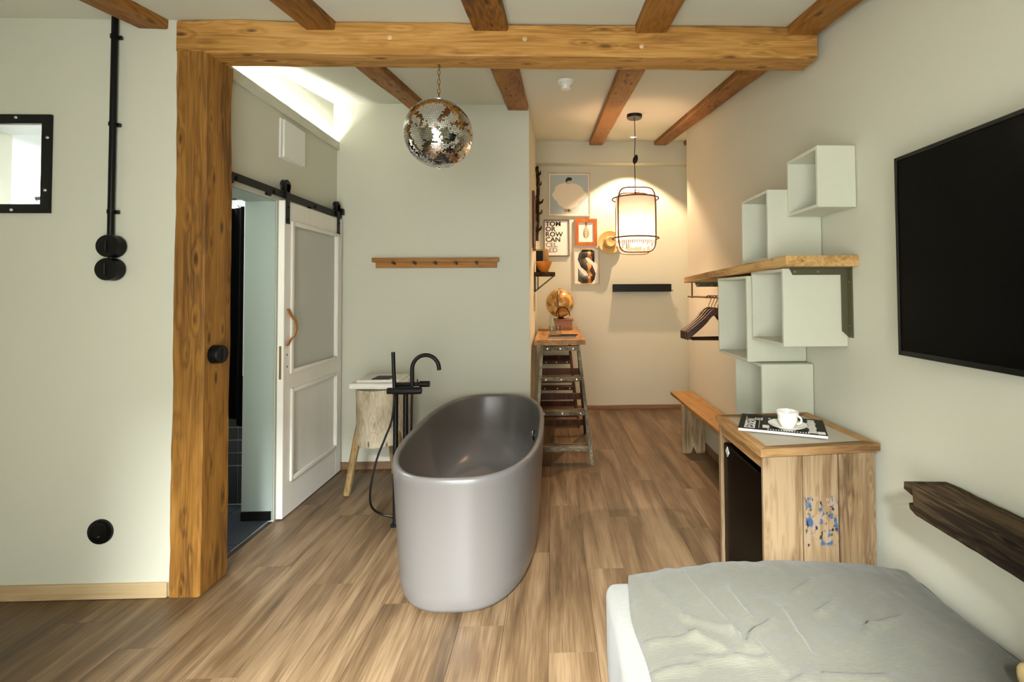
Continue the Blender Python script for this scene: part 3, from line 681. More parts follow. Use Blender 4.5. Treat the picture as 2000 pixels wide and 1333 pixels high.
hs = obj('hand_shower', B().tube([(-.972, ty-.03, 1.062), (-.968, ty-.03, .95), (-.962, ty-.03, .845)], [.0115, .0115, .012], 14), BLACK, tp, smooth=True)
hose = [(-.962, ty-.03, .81), (-.975, ty-.035, .66), (-1.01, ty-.05, .55), (-1.06, ty-.05, .42), (-1.10, ty-.04, .25), (-1.11, ty, .12), (-1.06, ty+.04, .05), (-.98, ty+.05, .03)]
def smooth_path(p, n=6):
    p = [Vector(q) for q in p]; out = []
    for i in range(len(p)-1):
        a, b_, c_, d = p[max(i-1, 0)], p[i], p[i+1], p[min(i+2, len(p)-1)]
        for k in range(n):
            t = k/n; out.append(.5*((2*b_)+(c_-a)*t+(2*a-5*b_+4*c_-d)*t*t+(3*b_-a-3*c_+d)*t**3))
    return out+[p[-1]]
obj('hose', B().tube(smooth_path(hose), .0065, 8), BLACK, tp, smooth=True)
obj('hose', B().tube(smooth_path([(-.862, ty-.01, .81), (-.866, ty-.01, .6), (-.873, ty, .4), (-.89, ty+.03, .2), (-.92, ty+.05, .05)]), .0065, 8), BLACK, tp, smooth=True)

# ------------------------------------------------------------------ stump stool with towel
SX, SY = -1.255, 3.55
st = thing('stump_stool', (SX, SY, 0), 'rustic tree stump stool on splayed branch legs beside the barn door', 'stool')
b = B(); n = 40; rings = []
for z, k in ((.335, .95), (.345, .99), (.42, 1.0), (.5, .985), (.58, 1.0), (.66, 1.0), (.72, 1.02), (.735, 1.0)):
    r_ = []
    for i in range(n):
        a = 2*PI*i/n; r = .187*k*(1+.03*math.sin(3*a+.5)+.02*math.sin(7*a)+.012*noise.noise(Vector((math.cos(a)*4, math.sin(a)*4, z*7))))
        r_.append(b.bm.verts.new((SX+r*math.cos(a), SY+r*math.sin(a), z+.006*noise.noise(Vector((a, z*9, 2))))))
    rings.append(r_)
for A, C in zip(rings, rings[1:]):
    for k in range(n): b.bm.faces.new((A[k], A[(k+1) % n], C[(k+1) % n], C[k]))
b.bm.faces.new(rings[0][::-1]); b.bm.faces.new(rings[-1])
obj('stump', b, STUMPZ, st, smooth=True)
for (fx, fy), (tx, ty_) in (((-1.452, 3.40), (-1.385, 3.47)), ((-1.08, 3.42), (-1.13, 3.47)), ((-1.25, 3.80), (-1.25, 3.70))):
    pts = [Vector((fx, fy, 0)).lerp(Vector((tx, ty_, .50)), t) for t in (0, .25, .5, .75, 1)]
    obj('leg', B().tube(pts, [.024, .026, .027, .028, .024], 9).rough(.004, 14, fx), STOOLLEG, st, smooth=True)
b = B().box(-1.435, -1.075, 3.38, 3.70, .742, .785, .018, 3)
bmesh.ops.subdivide_edges(b.bm, edges=list(b.bm.edges), cuts=2, use_grid_fill=True); b.rough(.006, 7, 3)
tw = obj('folded_towel', b, TOWEL, smooth=True, angle=80, label='folded white towel lying on the stump stool', cat='towel')
b = B().box(-1.40, -1.10, 3.42, 3.68, .783, .802, .009, 3)
obj('folded_layer', b, TOWEL, tw, smooth=True, angle=80)
obj('welcome_card', B().box(-1.30, -1.17, 3.44, 3.58, .803, .806, .0008), COVER, label='small dark card lying on top of the white towel', cat='card')

# ------------------------------------------------------------------ alcove: ladders, plank, globe ...
def rail_bar(b, p0, p1, wx, wy):
    p0, p1 = Vector(p0), Vector(p1)
    b.hexa([p0+Vector((-wx, -wy, 0)), p0+Vector((wx, -wy, 0)), p0+Vector((wx, wy, 0)), p0+Vector((-wx, wy, 0)),
            p1+Vector((-wx, -wy, 0)), p1+Vector((wx, -wy, 0)), p1+Vector((wx, wy, 0)), p1+Vector((-wx, wy, 0))]); return b
def ladder(yf, yt, yb, xl, xr, label, mr, ms, mb_):
    t = thing('step_ladder', ((xl+xr)/2, yt, 0), label, 'ladder', 'step ladders under the desk plank')
    # front and back rails: top narrow, foot wide
    flx, frx = xl-.075, xr+.095
    zt = .955
    for x0, x1 in ((flx+.03, xl+.01), (frx, xr)):
        obj('rail', rail_bar(B(), (x0, yf, 0), (x1, yt, zt), .013, .024), mr, t)
        obj('back_rail', rail_bar(B(), (x0, yb, 0), (x1, yt+.07, zt), .012, .018), mb_, t)
    def at(z): k = z/zt; return (flx+.03+(xl+.01-flx-.03)*k, frx+(xr-frx)*k, yf+(yt-yf)*k, yb+(yt+.07-yb)*k)
    for z in (.13, .40, .67, .925):
        x0, x1, y, y2 = at(z)
        st_ = obj('step', B().box(x0+.01, x1-.01, y-.05, y+.055, z-.018, z+.018, .003), ms, t)
        for k in range(3):
            if z > .2: obj('bolt', B().lathe([(.008, 0), (.006, .004), (0, .005)], (x0+.05+k*(x1-x0-.1)/2, y-.05, z), 10, (0, -1, 0)), STEEL, st_, smooth=True)
    for z in (.13, .42, .68):
        x0, x1, y, y2 = at(z); obj('crossbar', B().box(x0+.01, x1-.01, y2-.012, y2+.012, z-.03, z+.03, .003), mb_, t)
    return t
ladder(3.915, 4.22, 4.78, -.10, .232, 'old step ladder with worn pale paint, at the near end of the wooden desk plank', LADDER, LADSTEP, LADRED)
ladder(5.0, 5.2, 5.55, -.11, .18, 'dark stained step ladder under the far end of the desk plank', LADRED, LADRED, LADRED)
obj('desk_plank', hewn(-.16, .298, 4.19, 5.70, .957, 1.0, 'Y', 24, .004, .004, 21), PLANKY, smooth=True, angle=25, label='thick rough wooden plank laid across two old step ladders as a desk', cat='plank')
gl = thing('globe', (.12, 5.35, 1.002), 'antique golden globe on a reddish wooden base at the end of the desk plank', 'globe')
GC = Vector((.088, 5.33, 1.300))
obj('base_box', B().box(.03, .225, 5.26, 5.44, 1.002, 1.105, .004).box(.015, .24, 5.245, 5.455, 1.105, 1.125, .004), REDBOX, gl)
obj('sphere', B().lathe([(.158*math.sin(PI*i/20), -.158*math.cos(PI*i/20)) for i in range(21)], GC, 40, cap=False), GLOBE, gl, smooth=True)
obj('meridian', B().tube([GC+Vector((.164*math.cos(a)*-.12, -.164*math.cos(a), .164*math.sin(a))) for a in [-1.45+2.9*k/20 for k in range(21)]], .006, 8), BRASS, gl, smooth=True)
obj('stand_arc', B().tube([GC+Vector((.03+.075*math.cos(a), -.168, -.135+.095*math.sin(a))) for a in [PI*k/14 for k in range(15)]], .005, 8), BLACK, gl, smooth=True)
obj('axis_knob', B().lathe([(.006, 0), (.01, .008), (.004, .02), (0, .024)], GC+Vector((0, 0, .158)), 12), BRASS, gl, smooth=True)
obj('pedestal', B().lathe([(.05, -.025), (.03, -.01), (.02, .0), (.03, .012)], (.1, 5.33, 1.15), 20), BRASS, gl, smooth=True)
bo = thing('water_bottle', (.008, 4.84, 1.0), 'tall clear glass water bottle standing behind the tumblers on the desk plank', 'bottle')
obj('bottle_glass', B().lathe([(.0, .003), (.036, .003), (.038, .012), (.038, .15), (.032, .19), (.016, .24), (.014, .28), (.017, .282), (.017, .292), (.014, .294)], (.008, 4.84, 1.0), 28, cap=False), BOTTLE, bo, smooth=True)
obj('stopper', B().lathe([(.013, .29), (.016, .297), (.014, .31), (0, .314)], (.008, 4.84, 1.0), 18), plain('green_stopper', lin(120, 150, 120), .4), bo, smooth=True)
for x, y, lab in ((-.002, 4.58, 'clear tumbler standing in front of the water bottle'), (.062, 4.66, 'clear tumbler beside the dark notebook on the desk plank')):
    obj('tumbler', B().lathe([(0, .004), (.033, .002), (.037, .095), (.034, .095), (.031, .01), (0, .01)], (x, y, 1.0), 26, cap=False), TUMBLER, loc=(x, y, 1.0), smooth=True, label=lab, cat='glass', group='tumblers on the desk plank')
nb = thing('notebook', (.13, 4.46, 1.0), 'flat dark notebook lying on the desk plank near its front edge', 'notebook')
obj('cover', B().box(-.03, .22, 4.35, 4.52, 1.001, 1.004).box(-.03, .22, 4.35, 4.52, 1.012, 1.015), COVER, nb)
obj('pages', B().box(-.027, .217, 4.353, 4.517, 1.004, 1.012), PAPER, nb)
obj('pen', B().tube([(.08, 4.60, 1.008), (.09, 4.60, 1.008), (.235, 4.60, 1.008), (.25, 4.60, 1.008)], [.003, .007, .007, .004], 10), COVER, smooth=True, label='thick black pen lying behind the notebook', cat='pen')

# small wire-bracket shelf on the alcove side wall
sh = thing('bracket_shelf', (-.185, 4.9, 1.44), 'small dark wall shelf on wire brackets high on the alcove side wall', 'shelf')
obj('shelf_board', B().box(-.183, .035, 4.83, 5.28, 1.60, 1.632, .003), DARKOLD, sh)
for y in (4.87, 5.2):
    br = obj('bracket', B().tube([(-.18, y, 1.60), (-.18, y, 1.43)], .004, 6).tube([(-.18, y, 1.435), (.02, y, 1.597)], .0035, 6).tube([(-.15, y, 1.455), (-.15, y, 1.6)], .0035, 6), BLACK, sh)
obj('wooden_bowl', B().lathe([(0, .004), (.03, 0), (.032, .008), (.06, .04), (.085, .10), (.088, .115), (.083, .115), (.055, .05), (0, .02)], (-.085, 4.93, 1.632), 32, cap=False), TERRA, smooth=True, label='orange wooden bowl on the small bracket shelf', cat='bowl')
bk = thing('book', (-.12, 5.06, 1.632), 'dark upright book behind the orange bowl on the bracket shelf', 'book')
obj('cover', B().box(-.165, -.095, 5.05, 5.053, 1.632, 1.87).box(-.165, -.095, 5.075, 5.078, 1.632, 1.87).box(-.168, -.165, 5.05, 5.078, 1.632, 1.87), COVER, bk)
obj('pages', B().box(-.165, -.097, 5.053, 5.075, 1.635, 1.867), PAPER, bk)
bk = thing('book', (-.06, 5.15, 1.632), 'pale tan upright book standing behind the dark book on the bracket shelf', 'book')
TANC = plain('tan_cover', lin(196, 156, 100), .7)
obj('cover', B().box(-.17, -.035, 5.13, 5.134, 1.632, 1.895).box(-.17, -.035, 5.166, 5.17, 1.632, 1.895).box(-.174, -.17, 5.13, 5.17, 1.632, 1.895), TANC, bk)
obj('pages', B().box(-.17, -.038, 5.134, 5.166, 1.635, 1.892), PAPER, bk)
sf = thing('side_picture', (-.185, 4.65, 1.86), 'dark framed picture seen edge on along the alcove side wall', 'picture')
obj('frame', B().box(-.185, -.162, 4.45, 4.85, 1.85, 1.88).box(-.185, -.162, 4.45, 4.85, 2.36, 2.39).box(-.185, -.162, 4.45, 4.48, 1.88, 2.36).box(-.185, -.162, 4.82, 4.85, 1.88, 2.36), FRAMEBR, sf)
obj('print', B().box(-.185, -.172, 4.48, 4.82, 1.88, 2.36), PAPER, sf)
b = B()
trunkp = [(-.165, 5.28, 2.0), (-.155, 5.3, 2.2), (-.16, 5.27, 2.4), (-.15, 5.3, 2.6), (-.16, 5.32, 2.85)]
b.tube(smooth_path(trunkp), .019, 8)
an = thing('antler_hanging', (-.185, 5.3, 2.0), 'dark carved branch ornament hanging on the alcove side wall', 'ornament')
obj('stem', b.rough(.008, 20), DARKOLD, an, smooth=True)
for z, dx in ((2.12, .05), (2.3, .06), (2.42, .075), (2.62, .05), (2.74, .04)):
    obj('twig', B().tube([(-.158, 5.29, z), (-.15+dx*.6, 5.27, z+.02), (-.15+dx*.75, 5.26, z+.05)], [.018, .013, .005], 7), DARKOLD, an, smooth=True)

# ------------------------------------------------------------------ pictures on the end wall
EY = EN
def picture(x0, x1, z0, z1, fw, mat, label, depth=.02, paper=PAPER):
    t = thing('picture', ((x0+x1)/2, EY, z0), label, 'picture')
    b = B().box(x0, x1, EY-depth, EY, z0, z0+fw).box(x0, x1, EY-depth, EY, z1-fw, z1).box(x0, x0+fw, EY-depth, EY, z0+fw, z1-fw).box(x1-fw, x1, EY-depth, EY, z0+fw, z1-fw)
    obj('frame', b, mat, t)
    obj('print', B().box(x0+fw, x1-fw, EY-.01, EY-.004, z0+fw, z1-fw), paper, t)
    return t
PYY = EY-.0102
def flat(pts, mat, t, name, d=0):
    return obj(name, B().prism([(x, PYY-d, z) for x, z in pts], (0, -.0006, 0)), mat, t)
def blob(cx, cz, rx_, rz_, n=24, wob=0, seed=0, a0=0, a1=2*PI):
    return [(cx+rx_*math.cos(a)*(1+wob*math.sin(5*a+seed)), cz+rz_*math.sin(a)*(1+wob*math.cos(7*a+seed))) for a in [a0+(a1-a0)*k/n for k in range(n)]]
p = picture(-.043, .476, 2.354, 2.89, .012, FRAMEOAK, 'large framed print of a dark haired figure in a wide cream dress')
flat([(-.018, 2.38), (.451, 2.38), (.451, 2.865), (-.018, 2.865)], plain('print_blue', lin(176, 190, 190), .7), p, 'print_ground')
flat([(.005, 2.625), (.035, 2.665), (.05, 2.715), (.10, 2.75), (.165, 2.765), (.2, 2.745), (.245, 2.762), (.31, 2.75), (.37, 2.715), (.40, 2.66), (.435, 2.63), (.40, 2.575), (.345, 2.54), (.31, 2.48), (.25, 2.455), (.22, 2.42), (.18, 2.425), (.14, 2.465), (.09, 2.49), (.06, 2.545), (.03, 2.57)], plain('print_cream', lin(230, 220, 198), .7), p, 'dress', .0008)
flat(blob(.222, 2.785, .026, .026), plain('print_skin', lin(206, 176, 146), .7), p, 'face', .0016)
flat(blob(.218, 2.812, .036, .022, wob=.05), INK, p, 'hair', .0024)
flat(blob(.186, 2.792, .013, .018), INK, p, 'hair_bun', .0024)
for x in (.17, .2, .225): flat(blob(x, 2.425, .022, .022, 10), plain('print_brown', lin(176, 160, 124), .7), p, 'foot', .0016)
p = picture(-.096, .215, 1.863, 2.31, .01, FRAMEBR, 'framed white poster with large black capital lettering in six lines')
for i, (tx, m) in enumerate((('TOM', INK), ('OR', INK), ('ROW', INK), ('CAN', INK), ('CEL', INKG), ('LED', INKG))):
    obj('lettering', text_bm(tx, .078, (-.076, PYY, 2.235-i*.064), (1, 0, 0), (0, 0, 1), .0006, .0022, sx=1.1), m, p)
p = picture(.287, .555, 1.994, 2.322, .042, FRAMEOR, 'small orange wooden framed print of a brown leaf', .025)
LEAFM = plain('print_leaf', lin(150, 112, 56), .7)
flat([(.419, 2.06), (.423, 2.06), (.423, 2.26), (.419, 2.26)], LEAFM, p, 'leaf_stem')
for k in range(6):
    z = 2.085+k*.024; w = .05-.0012*(k-2)**2*2.2-.003*k
    for sg in (-1, 1):
        flat([(.421, z), (.421+sg*w*.5, z+.008), (.421+sg*w, z+.035), (.421+sg*w*.55, z+.03)], LEAFM, p, 'leaflet', .0008)
flat(blob(.421, 2.255, .012, .03, 12), LEAFM, p, 'leaflet', .0008)
obj('hanging_loop', B().tube([(.421+.008*math.cos(a), EY-.008, 2.33+.008*math.sin(a)) for a in [2*PI*k/12 for k in range(12)]], .002, 6, closed=True), BRASS, p)
p = picture(.266, .583, 1.517, 1.958, .014, FRAMEOAK, 'pale framed poster filled by one huge letter S')
def collage():
    m, nt, b = base_mat('letter_collage'); L = nt.links; N = nt.nodes.new
    tc = N('ShaderNodeTexCoord'); sp = N('ShaderNodeSeparateXYZ'); L.new(tc.outputs['Object'], sp.inputs[0])
    n = N('ShaderNodeTexNoise'); n.inputs['Scale'].default_value = 14; L.new(tc.outputs['Object'], n.inputs[0])
    ad = N('ShaderNodeMath'); ad.operation = 'MULTIPLY_ADD'; ad.inputs[1].default_value = .12; L.new(n.outputs['Fac'], ad.inputs[0]); L.new(sp.outputs['X'], ad.inputs[2])
    cr = N('ShaderNodeValToRGB'); cr.color_ramp.interpolation = 'CONSTANT'; e = cr.color_ramp.elements
    mr = N('ShaderNodeMapRange'); mr.inputs[1].default_value = -.1; mr.inputs[2].default_value = .22; L.new(ad.outputs[0], mr.inputs[0]); L.new(mr.outputs[0], cr.inputs[0])
    e[0].position = 0; e[0].color = lin(96, 100, 84); e[1].position = .55; e[1].color = lin(192, 140, 80)
    k = e.new(.3); k.color = lin(66, 62, 52); k = e.new(.68); k.color = lin(64, 44, 32); k = e.new(.8); k.color = lin(40, 34, 28)
    L.new(cr.outputs[0], b.inputs['Base Color']); b.inputs['Roughness'].default_value = .5
    return m
flat([(.28, 1.531), (.569, 1.531), (.569, 1.944), (.28, 1.944)], plain('print_pale', lin(224, 226, 216), .6), p, 'print_ground')
obj('letter', text_bm('S', .545, (.4245, PYY-.0008, 1.55), (1, 0, 0), (0, 0, 1), .0006, .03, align='CENTER', sx=.8), collage(), p)

# straw hat on the wall
ht = thing('straw_hat', (.705, EY, 1.9), 'straw hat hanging on the end wall behind the pendant lamp', 'hat')
hc = (.705, EY-.03, 2.03)
b = B().lathe([(.072, .0), (.10, .004), (.138, .018), (.142, .02), (.138, .026), (.10, .012), (.072, .009)], hc, 36, (0.05, -1, 0), cap=False)
obj('brim', b, STRAW, ht, smooth=True)
obj('crown', B().lathe([(.074, 0), (.072, .03), (.066, .085), (.056, .105), (.03, .10), (0, .09)], hc, 32, (.05, -1, 0), cap=False), STRAW, ht, smooth=True)
obj('hat_band', B().lathe([(.0755, .006), (.0745, .032)], hc, 32, (.05, -1, 0), cap=False), STRAWB, ht, smooth=True)
obj('peg', B().tube([(.705, EY, 2.03), (.705, EY-.05, 2.03)], .008, 8), BLACK, ht)

# black wall ledge
lg = thing('wall_ledge', (1.09, EY, 1.42), 'black metal wall ledge casting a long shadow on the end wall', 'ledge')
obj('back_plate', B().box(.742, 1.445, EY-.012, EY, 1.425, 1.52, .002), BLACK, lg)
obj('ledge_lip', B().box(.742, 1.445, EY-.09, EY-.012, 1.425, 1.435, .002).box(.742, 1.445, EY-.093, EY-.087, 1.425, 1.518, .001), BLACK, lg)
obj('pull_rod', B().tube([(1.44, EY-.05, 1.437), (1.475, EY-.05, 1.437)], .005, 8), BLACK, lg)

# pendant lamp
LP = Vector((.757, 4.22, 2.07))
pl = thing('pendant_lamp', (.757, 4.22, 3.03), 'white cloth pendant lamp with dark bamboo hoops hanging in the alcove', 'lamp')
zc = ZC(4.22)
obj('canopy', B().lathe([(.066, -.032), (.068, -.028), (.068, .012)], (.757, 4.22, zc-.004), 32), BLACK, pl, smooth=True)
obj('cord', B().tube(smooth_path([(.757, 4.22, zc-.02), (.76, 4.22, 2.8), (.755, 4.22, 2.66), (.757, 4.22, 2.45), (.757, 4.22, 2.33)]), .0035, 8), BLACK, pl, smooth=True)
obj('cord_knot', B().lathe([(.004, -.045), (.018, -.03), (.024, 0), (.016, .03), (.004, .045)], (.762, 4.22, 2.625), 12, (.25, 0, 1)), BLACK, pl, smooth=True)
b = B(); rings = []
for i in range(13):
    z = 1.875+.40*i/12; k = 1-.035*math.sin(PI*i/12); r_ = [b.bm.verts.new((LP.x+.178*k*math.cos(a), LP.y+.178*k*math.sin(a), z)) for a in [2*PI*q/48 for q in range(48)]]; rings.append(r_)
for A, C in zip(rings, rings[1:]):
    for k in range(48): b.bm.faces.new((A[k], A[(k+1) % 48], C[(k+1) % 48], C[k]))
sd = obj('shade', b, SHADE, pl, smooth=True)
b = B(); rr = random.Random(5)
for q in range(60):
    a = 2*PI*q/60; l = .03+.05*rr.random()**3
    b.prism([(LP.x+.178*math.cos(a+s*.045), LP.y+.178*math.sin(a+s*.045), z) for s, z in ((-1, 1.877), (1, 1.877), (.6, 1.877-l), (-.6, 1.877-l))], (.0008*math.cos(a), .0008*math.sin(a), 0))
o = obj('fringe', b, SHADE, sd); o['kind'] = 'stuff'
for z in (2.262, 1.905): obj('hoop', B().tube([(LP.x+.207*math.cos(a), LP.y+.207*math.sin(a), z) for a in [2*PI*q/48 for q in range(48)]], .0065, 8, closed=True), FRAMEBR, pl, smooth=True)
for oy in (-.122, .122):
    pts = []
    for q in range(64):
        a = 2*PI*q/64; ca, sa = math.cos(a), math.sin(a)
        pts.append(LP+Vector((.166*math.copysign(abs(ca)**.36, ca)+oy*.06, oy, .285*math.copysign(abs(sa)**.36, sa)-.012)))
    obj('bamboo_frame', B().tube(pts, .0065, 8, closed=True), FRAMEBR, pl, smooth=True)
obj('hanging_ring', B().tube([(LP.x+.02+.022*math.cos(a), LP.y, 2.335+.012*math.sin(a)) for a in [2*PI*q/20 for q in range(20)]], .003, 6, closed=True), FRAMEBR, pl, smooth=True)
obj('bulb', B().lathe([(0, -.055), (.02, -.05), (.032, -.025), (.03, .0), (.015, .03), (.013, .05), (0, .05)], LP, 20), plain('bulb_glass', (1, 1, 1, 1), .4, emit=(1, .72, .44, 1), estr=12), pl, smooth=True)
obj('socket', B().tube([(LP.x, LP.y, 2.11), (LP.x, LP.y, 2.33)], [.018, .006], 12), BLACK, pl, smooth=True)
lamp('pendant_bulb_light', 'POINT', (LP.x, LP.y, LP.z-.09), 22, (1, .58, .34), shadow_soft_size=.08)

# recessed ceiling spot in the alcove
sy = 5.33; szz = ZC(sy)
spt = thing('ceiling_spot', (.942, sy, szz), 'small recessed round ceiling spotlight behind the pendant cord', 'spotlight')
obj('trim_ring', B().lathe([(.03, -.003), (.045, -.006), (.045, .004), (.03, .004)], (.942, sy, szz), 28, (0, -.147, 1), cap=False), WHITEP, spt, smooth=True)
obj('lens', B().lathe([(.0, -.001), (.03, -.001), (.03, .003)], (.942, sy, szz), 24, (0, -.147, 1)), SPOTM, spt)
lamp('spot_light', 'SPOT', (.942, sy, szz-.02), 150, (1, .68, .43), (0, 0, 0), spot_size=math.radians(103), spot_blend=.3, shadow_soft_size=.015)

# smoke detector
dx, dy = .103, 3.22; dz = ZC(dy)
sd_ = thing('smoke_detector', (dx, dy, dz), 'small white smoke detector on the ceiling between two joists', 'smoke detector')
ax = (0, .147, -1)
obj('mounting_base', B().lathe([(.055, -.004), (.055, .014), (.052, .02)], (dx, dy, dz), 32, ax), WHITEP, sd_, smooth=True)
obj('sensor_cap', B().lathe([(.042, .02), (.04, .03), (.03, .034), (.03, .046), (.034, .048), (.032, .06), (0, .062)], (dx, dy, dz), 28, ax), WHITEP, sd_, smooth=True)

# ------------------------------------------------------------------ wall cubes, shelf board
def wall_cube(x0, y0, y1, z0, z1, label, t=.016):
    th_ = thing('cube_shelf', ((x0+RX)/2, (y0+y1)/2, z0), label, 'shelf box', 'pale green box shelves')
    obj('side_panel', B().box(x0, RX-.004, y0, y0+t, z0, z1, .0015), CUBEM, th_)
    obj('side_panel', B().box(x0, RX-.004, y1-t, y1, z0, z1, .0015), CUBEM, th_)
    obj('top_panel', B().box(x0, RX-.004, y0+t, y1-t, z1-t, z1, .0015), CUBEM, th_)
    obj('bottom_panel', B().box(x0, RX-.004, y0+t, y1-t, z0, z0+t, .0015), CUBEM, th_)
    obj('back_panel', B().box(RX-.012, RX-.002, y0+t, y1-t, z0+t, z1-t), CUBEM, th_)
wall_cube(1.2, 2.077, 2.353, 1.80, 2.08, 'pale green open box shelf mounted highest on the wall')
wall_cube(1.10, 2.357, 2.69, 1.578, 1.94, 'pale green open box standing on top of the thick wooden shelf')
wall_cube(1.055, 2.523, 2.967, 1.04, 1.505, 'deep pale green open box below the wooden shelf next to the clothes hangers')
wall_cube(1.074, 2.158, 2.508, 1.163, 1.527, 'pale green open box below the wooden shelf behind the olive bracket')
wall_cube(1.102, 2.456, 2.823, .655, 1.036, 'pale green open box mounted lowest, just above the drinks cabinet')
b = hewn(1.046, RX-.002, 2.072, 3.70, 1.533, 1.580, 'Y', 40, .005, .005, 31, -.0255, 2.072)
shb = thing('wooden_shelf', (1.2, 2.9, 1.5), 'thick rough edged wooden wall shelf carrying a pale green box', 'shelf')
obj('shelf_board', b, SHELFW, shb, smooth=True, angle=25)
def lbracket(y, zt, flip=1):
    b = B()
    b.prism([(1.10, y, zt), (1.118, y, zt-.034), (1.345, y, zt-.034), (1.346, y, zt-.295), (RX-.001, y, zt-.325), (RX-.001, y, zt)], (0, .005*flip, 0))
    b.box(1.10, RX, min(y, y-.03*flip), max(y, y-.03*flip), zt-.004, zt)
    b.box(RX-.006, RX, min(y, y-.03*flip), max(y, y-.03*flip), zt-.325, zt)
    br = obj('bracket', b, OLIVE, shb, label='olive steel angle bracket')
    for x, z in ((1.125, zt-.019), (1.235, zt-.019)): obj('rivet', B().lathe([(.006, 0), (.005, .003), (0, .004)], (x, y, z), 10, (0, -flip, 0)), STEEL, br)
    for z in (zt-.07, zt-.27): obj('bolt', B().lathe([(.008, 0), (.008, .005), (.005, .008)], (RX-.006, y-.016*flip, z), 8, (-1, 0, 0)), OLIVE, br)
lbracket(2.15, 1.530); lbracket(3.60, 1.4925, 1)
hr = thing('hanging_rail', (1.09, 3.3, 1.38), 'thin bronze clothes rail hung under the wooden shelf', 'rail')
obj('rod', B().tube([(1.085, 3.72, 1.383), (1.085, 3.0, 1.383)], .007, 10), BRONZE, hr, smooth=True)
obj('drop_rod', B().tube([(1.085, 3.62, 1.372), (1.085, 3.62, 1.497)], .006, 10), BRONZE, hr, smooth=True)
obj('drop_rod', B().tube([(1.085, 3.02, 1.372), (1.085, 3.02, 1.512)], .006, 10), BRONZE, hr, smooth=True)
def hanger(y, label, rz):
    t = thing('clothes_hanger', (1.09, y, 1.383), label, 'hanger', 'dark wooden clothes hangers')
    X0 = 1.09
    hook = [(X0+.019*math.cos(a), y, 1.375+.019*math.sin(a)) for a in [-.3+k*(PI+.4)/12 for k in range(13)]]
    hk = [(X0, y, 1.30), (X0, y, 1.33), (X0+.012, y, 1.352)]+hook
    obj('hook', B().tube(hk, .0028, 8), BRONZE, t, smooth=True)
    b = B()
    for sg in (-1, 1):
        pts = smooth_path([(X0, y, 1.295), (X0+sg*.04, y, 1.278), (X0+sg*.08, y, 1.232), (X0+sg*.14, y, 1.178), (X0+sg*.20, y, 1.128)], 4)
        prev = None
        for i, p_ in enumerate(pts):
            h = .020+.007*i/len(pts); w = .010+.010*i/len(pts)
            ring = [b.bm.verts.new((p_.x+ox, y+oy, p_.z+oz)) for ox, oy, oz in ((0, -w, -h), (0, w, -h), (0, w, h), (0, -w, h))]
            if prev:
                for k in range(4): b.bm.faces.new((prev[k], prev[(k+1) % 4], ring[(k+1) % 4], ring[k]))
            else: b.bm.faces.new(ring)
            prev = ring
        b.bm.faces.new(prev)
    obj('arms', b, HANGW, t, smooth=True, angle=50)
    obj('trouser_bar', B().tube([(X0-.17, y, 1.15), (X0-.17, y, 1.105), (X0+.17, y, 1.105), (X0+.17, y, 1.15)], .005, 8), HANGW, t, smooth=True)
    t.rotation_euler = (0, 0, rz)
    return t
h0 = hanger(3.25, 'dark wooden clothes hanger at the far end of the hanging row', .10)
for y, lab, rz in ((3.19, 'dark wooden clothes hanger, second from the far end of the row', .02), (3.13, 'dark wooden clothes hanger, second from the box shelf in the row', -.06), (3.07, 'dark wooden clothes hanger next to the deep box shelf', -.12)):
    dup(h0, (1.09, y, 1.383), lab, (0, 0, rz))

# ------------------------------------------------------------------ bench
bn = thing('bench', (1.26, 3.75, 0), 'narrow old wooden bench with notched plank legs along the wall', 'bench')
obj('seat', hewn(1.152, 1.362, 2.90, 4.585, .418, .45, 'Y', 24, .003, .003, 41), BENCHY, bn, smooth=True, angle=25)
for y in (4.145, 3.2):
    x0, x1 = 1.14, 1.34
    obj('leg', B().prism([(x0, y, 0), (x0+.075, y, 0), (x0+.10, y, .06), (x0+.125, y, 0), (x1, y, 0), (x1, y, .418), (x0, y, .418)], (0, .032, 0)), BENCHZ, bn)
    obj('brace', B().prism([(x0+.085, y-.001, .418), (x0+.085, y-.001, .33), (x0+.115, y-.001, .33), (x0+.115, y-.001, .418)], (0, -.10, 0)), BENCHZ, bn)
# ------------------------------------------------------------------ cabinet with minibar
NL, NR_, FRr, FL = (.836, 1.885), (1.362, 1.935), (1.336, 2.45), (.838, 2.42)
ZT = .785
cb = thing('drinks_cabinet', (1.09, 2.16, 0), 'rustic plank cabinet housing a black minibar at the foot of the bed', 'cabinet')
def lerp2(a, b, t): return (a[0]+(b[0]-a[0])*t, a[1]+(b[1]-a[1])*t)
def quadbox(q, z0, z1, b=None):
    b = b or B(); return b.hexa([(x, y, z0) for x, y in q]+[(x, y, z1) for x, y in q])
def inset(q, d):
    cx_ = sum(p[0] for p in q)/4; cy_ = sum(p[1] for p in q)/4
    return [(x-math.copysign(d, x-cx_), y-math.copysign(d, y-cy_)) for x, y in q]
TOPQ = [NL, NR_, FRr, FL]; BODY = inset(TOPQ, .014); IN = inset(TOPQ, .042)
# top: frame of four rails round a grey sheet
def rail4(a, b_, ia, ib): return quadbox([a, b_, ib, ia], ZT-.032, ZT)
for (i, j), m, nm in (((0, 1), CABX, 'top_rail'), ((1, 2), CABY, 'top_rail'), ((2, 3), CABX, 'top_rail'), ((3, 0), CABY, 'top_rail')):
    obj(nm, rail4(TOPQ[i], TOPQ[j], IN[i], IN[j]), m, cb)
obj('top_sheet', quadbox(IN, ZT-.025, ZT-.006), GREYTOP, cb, label='grey worktop sheet')
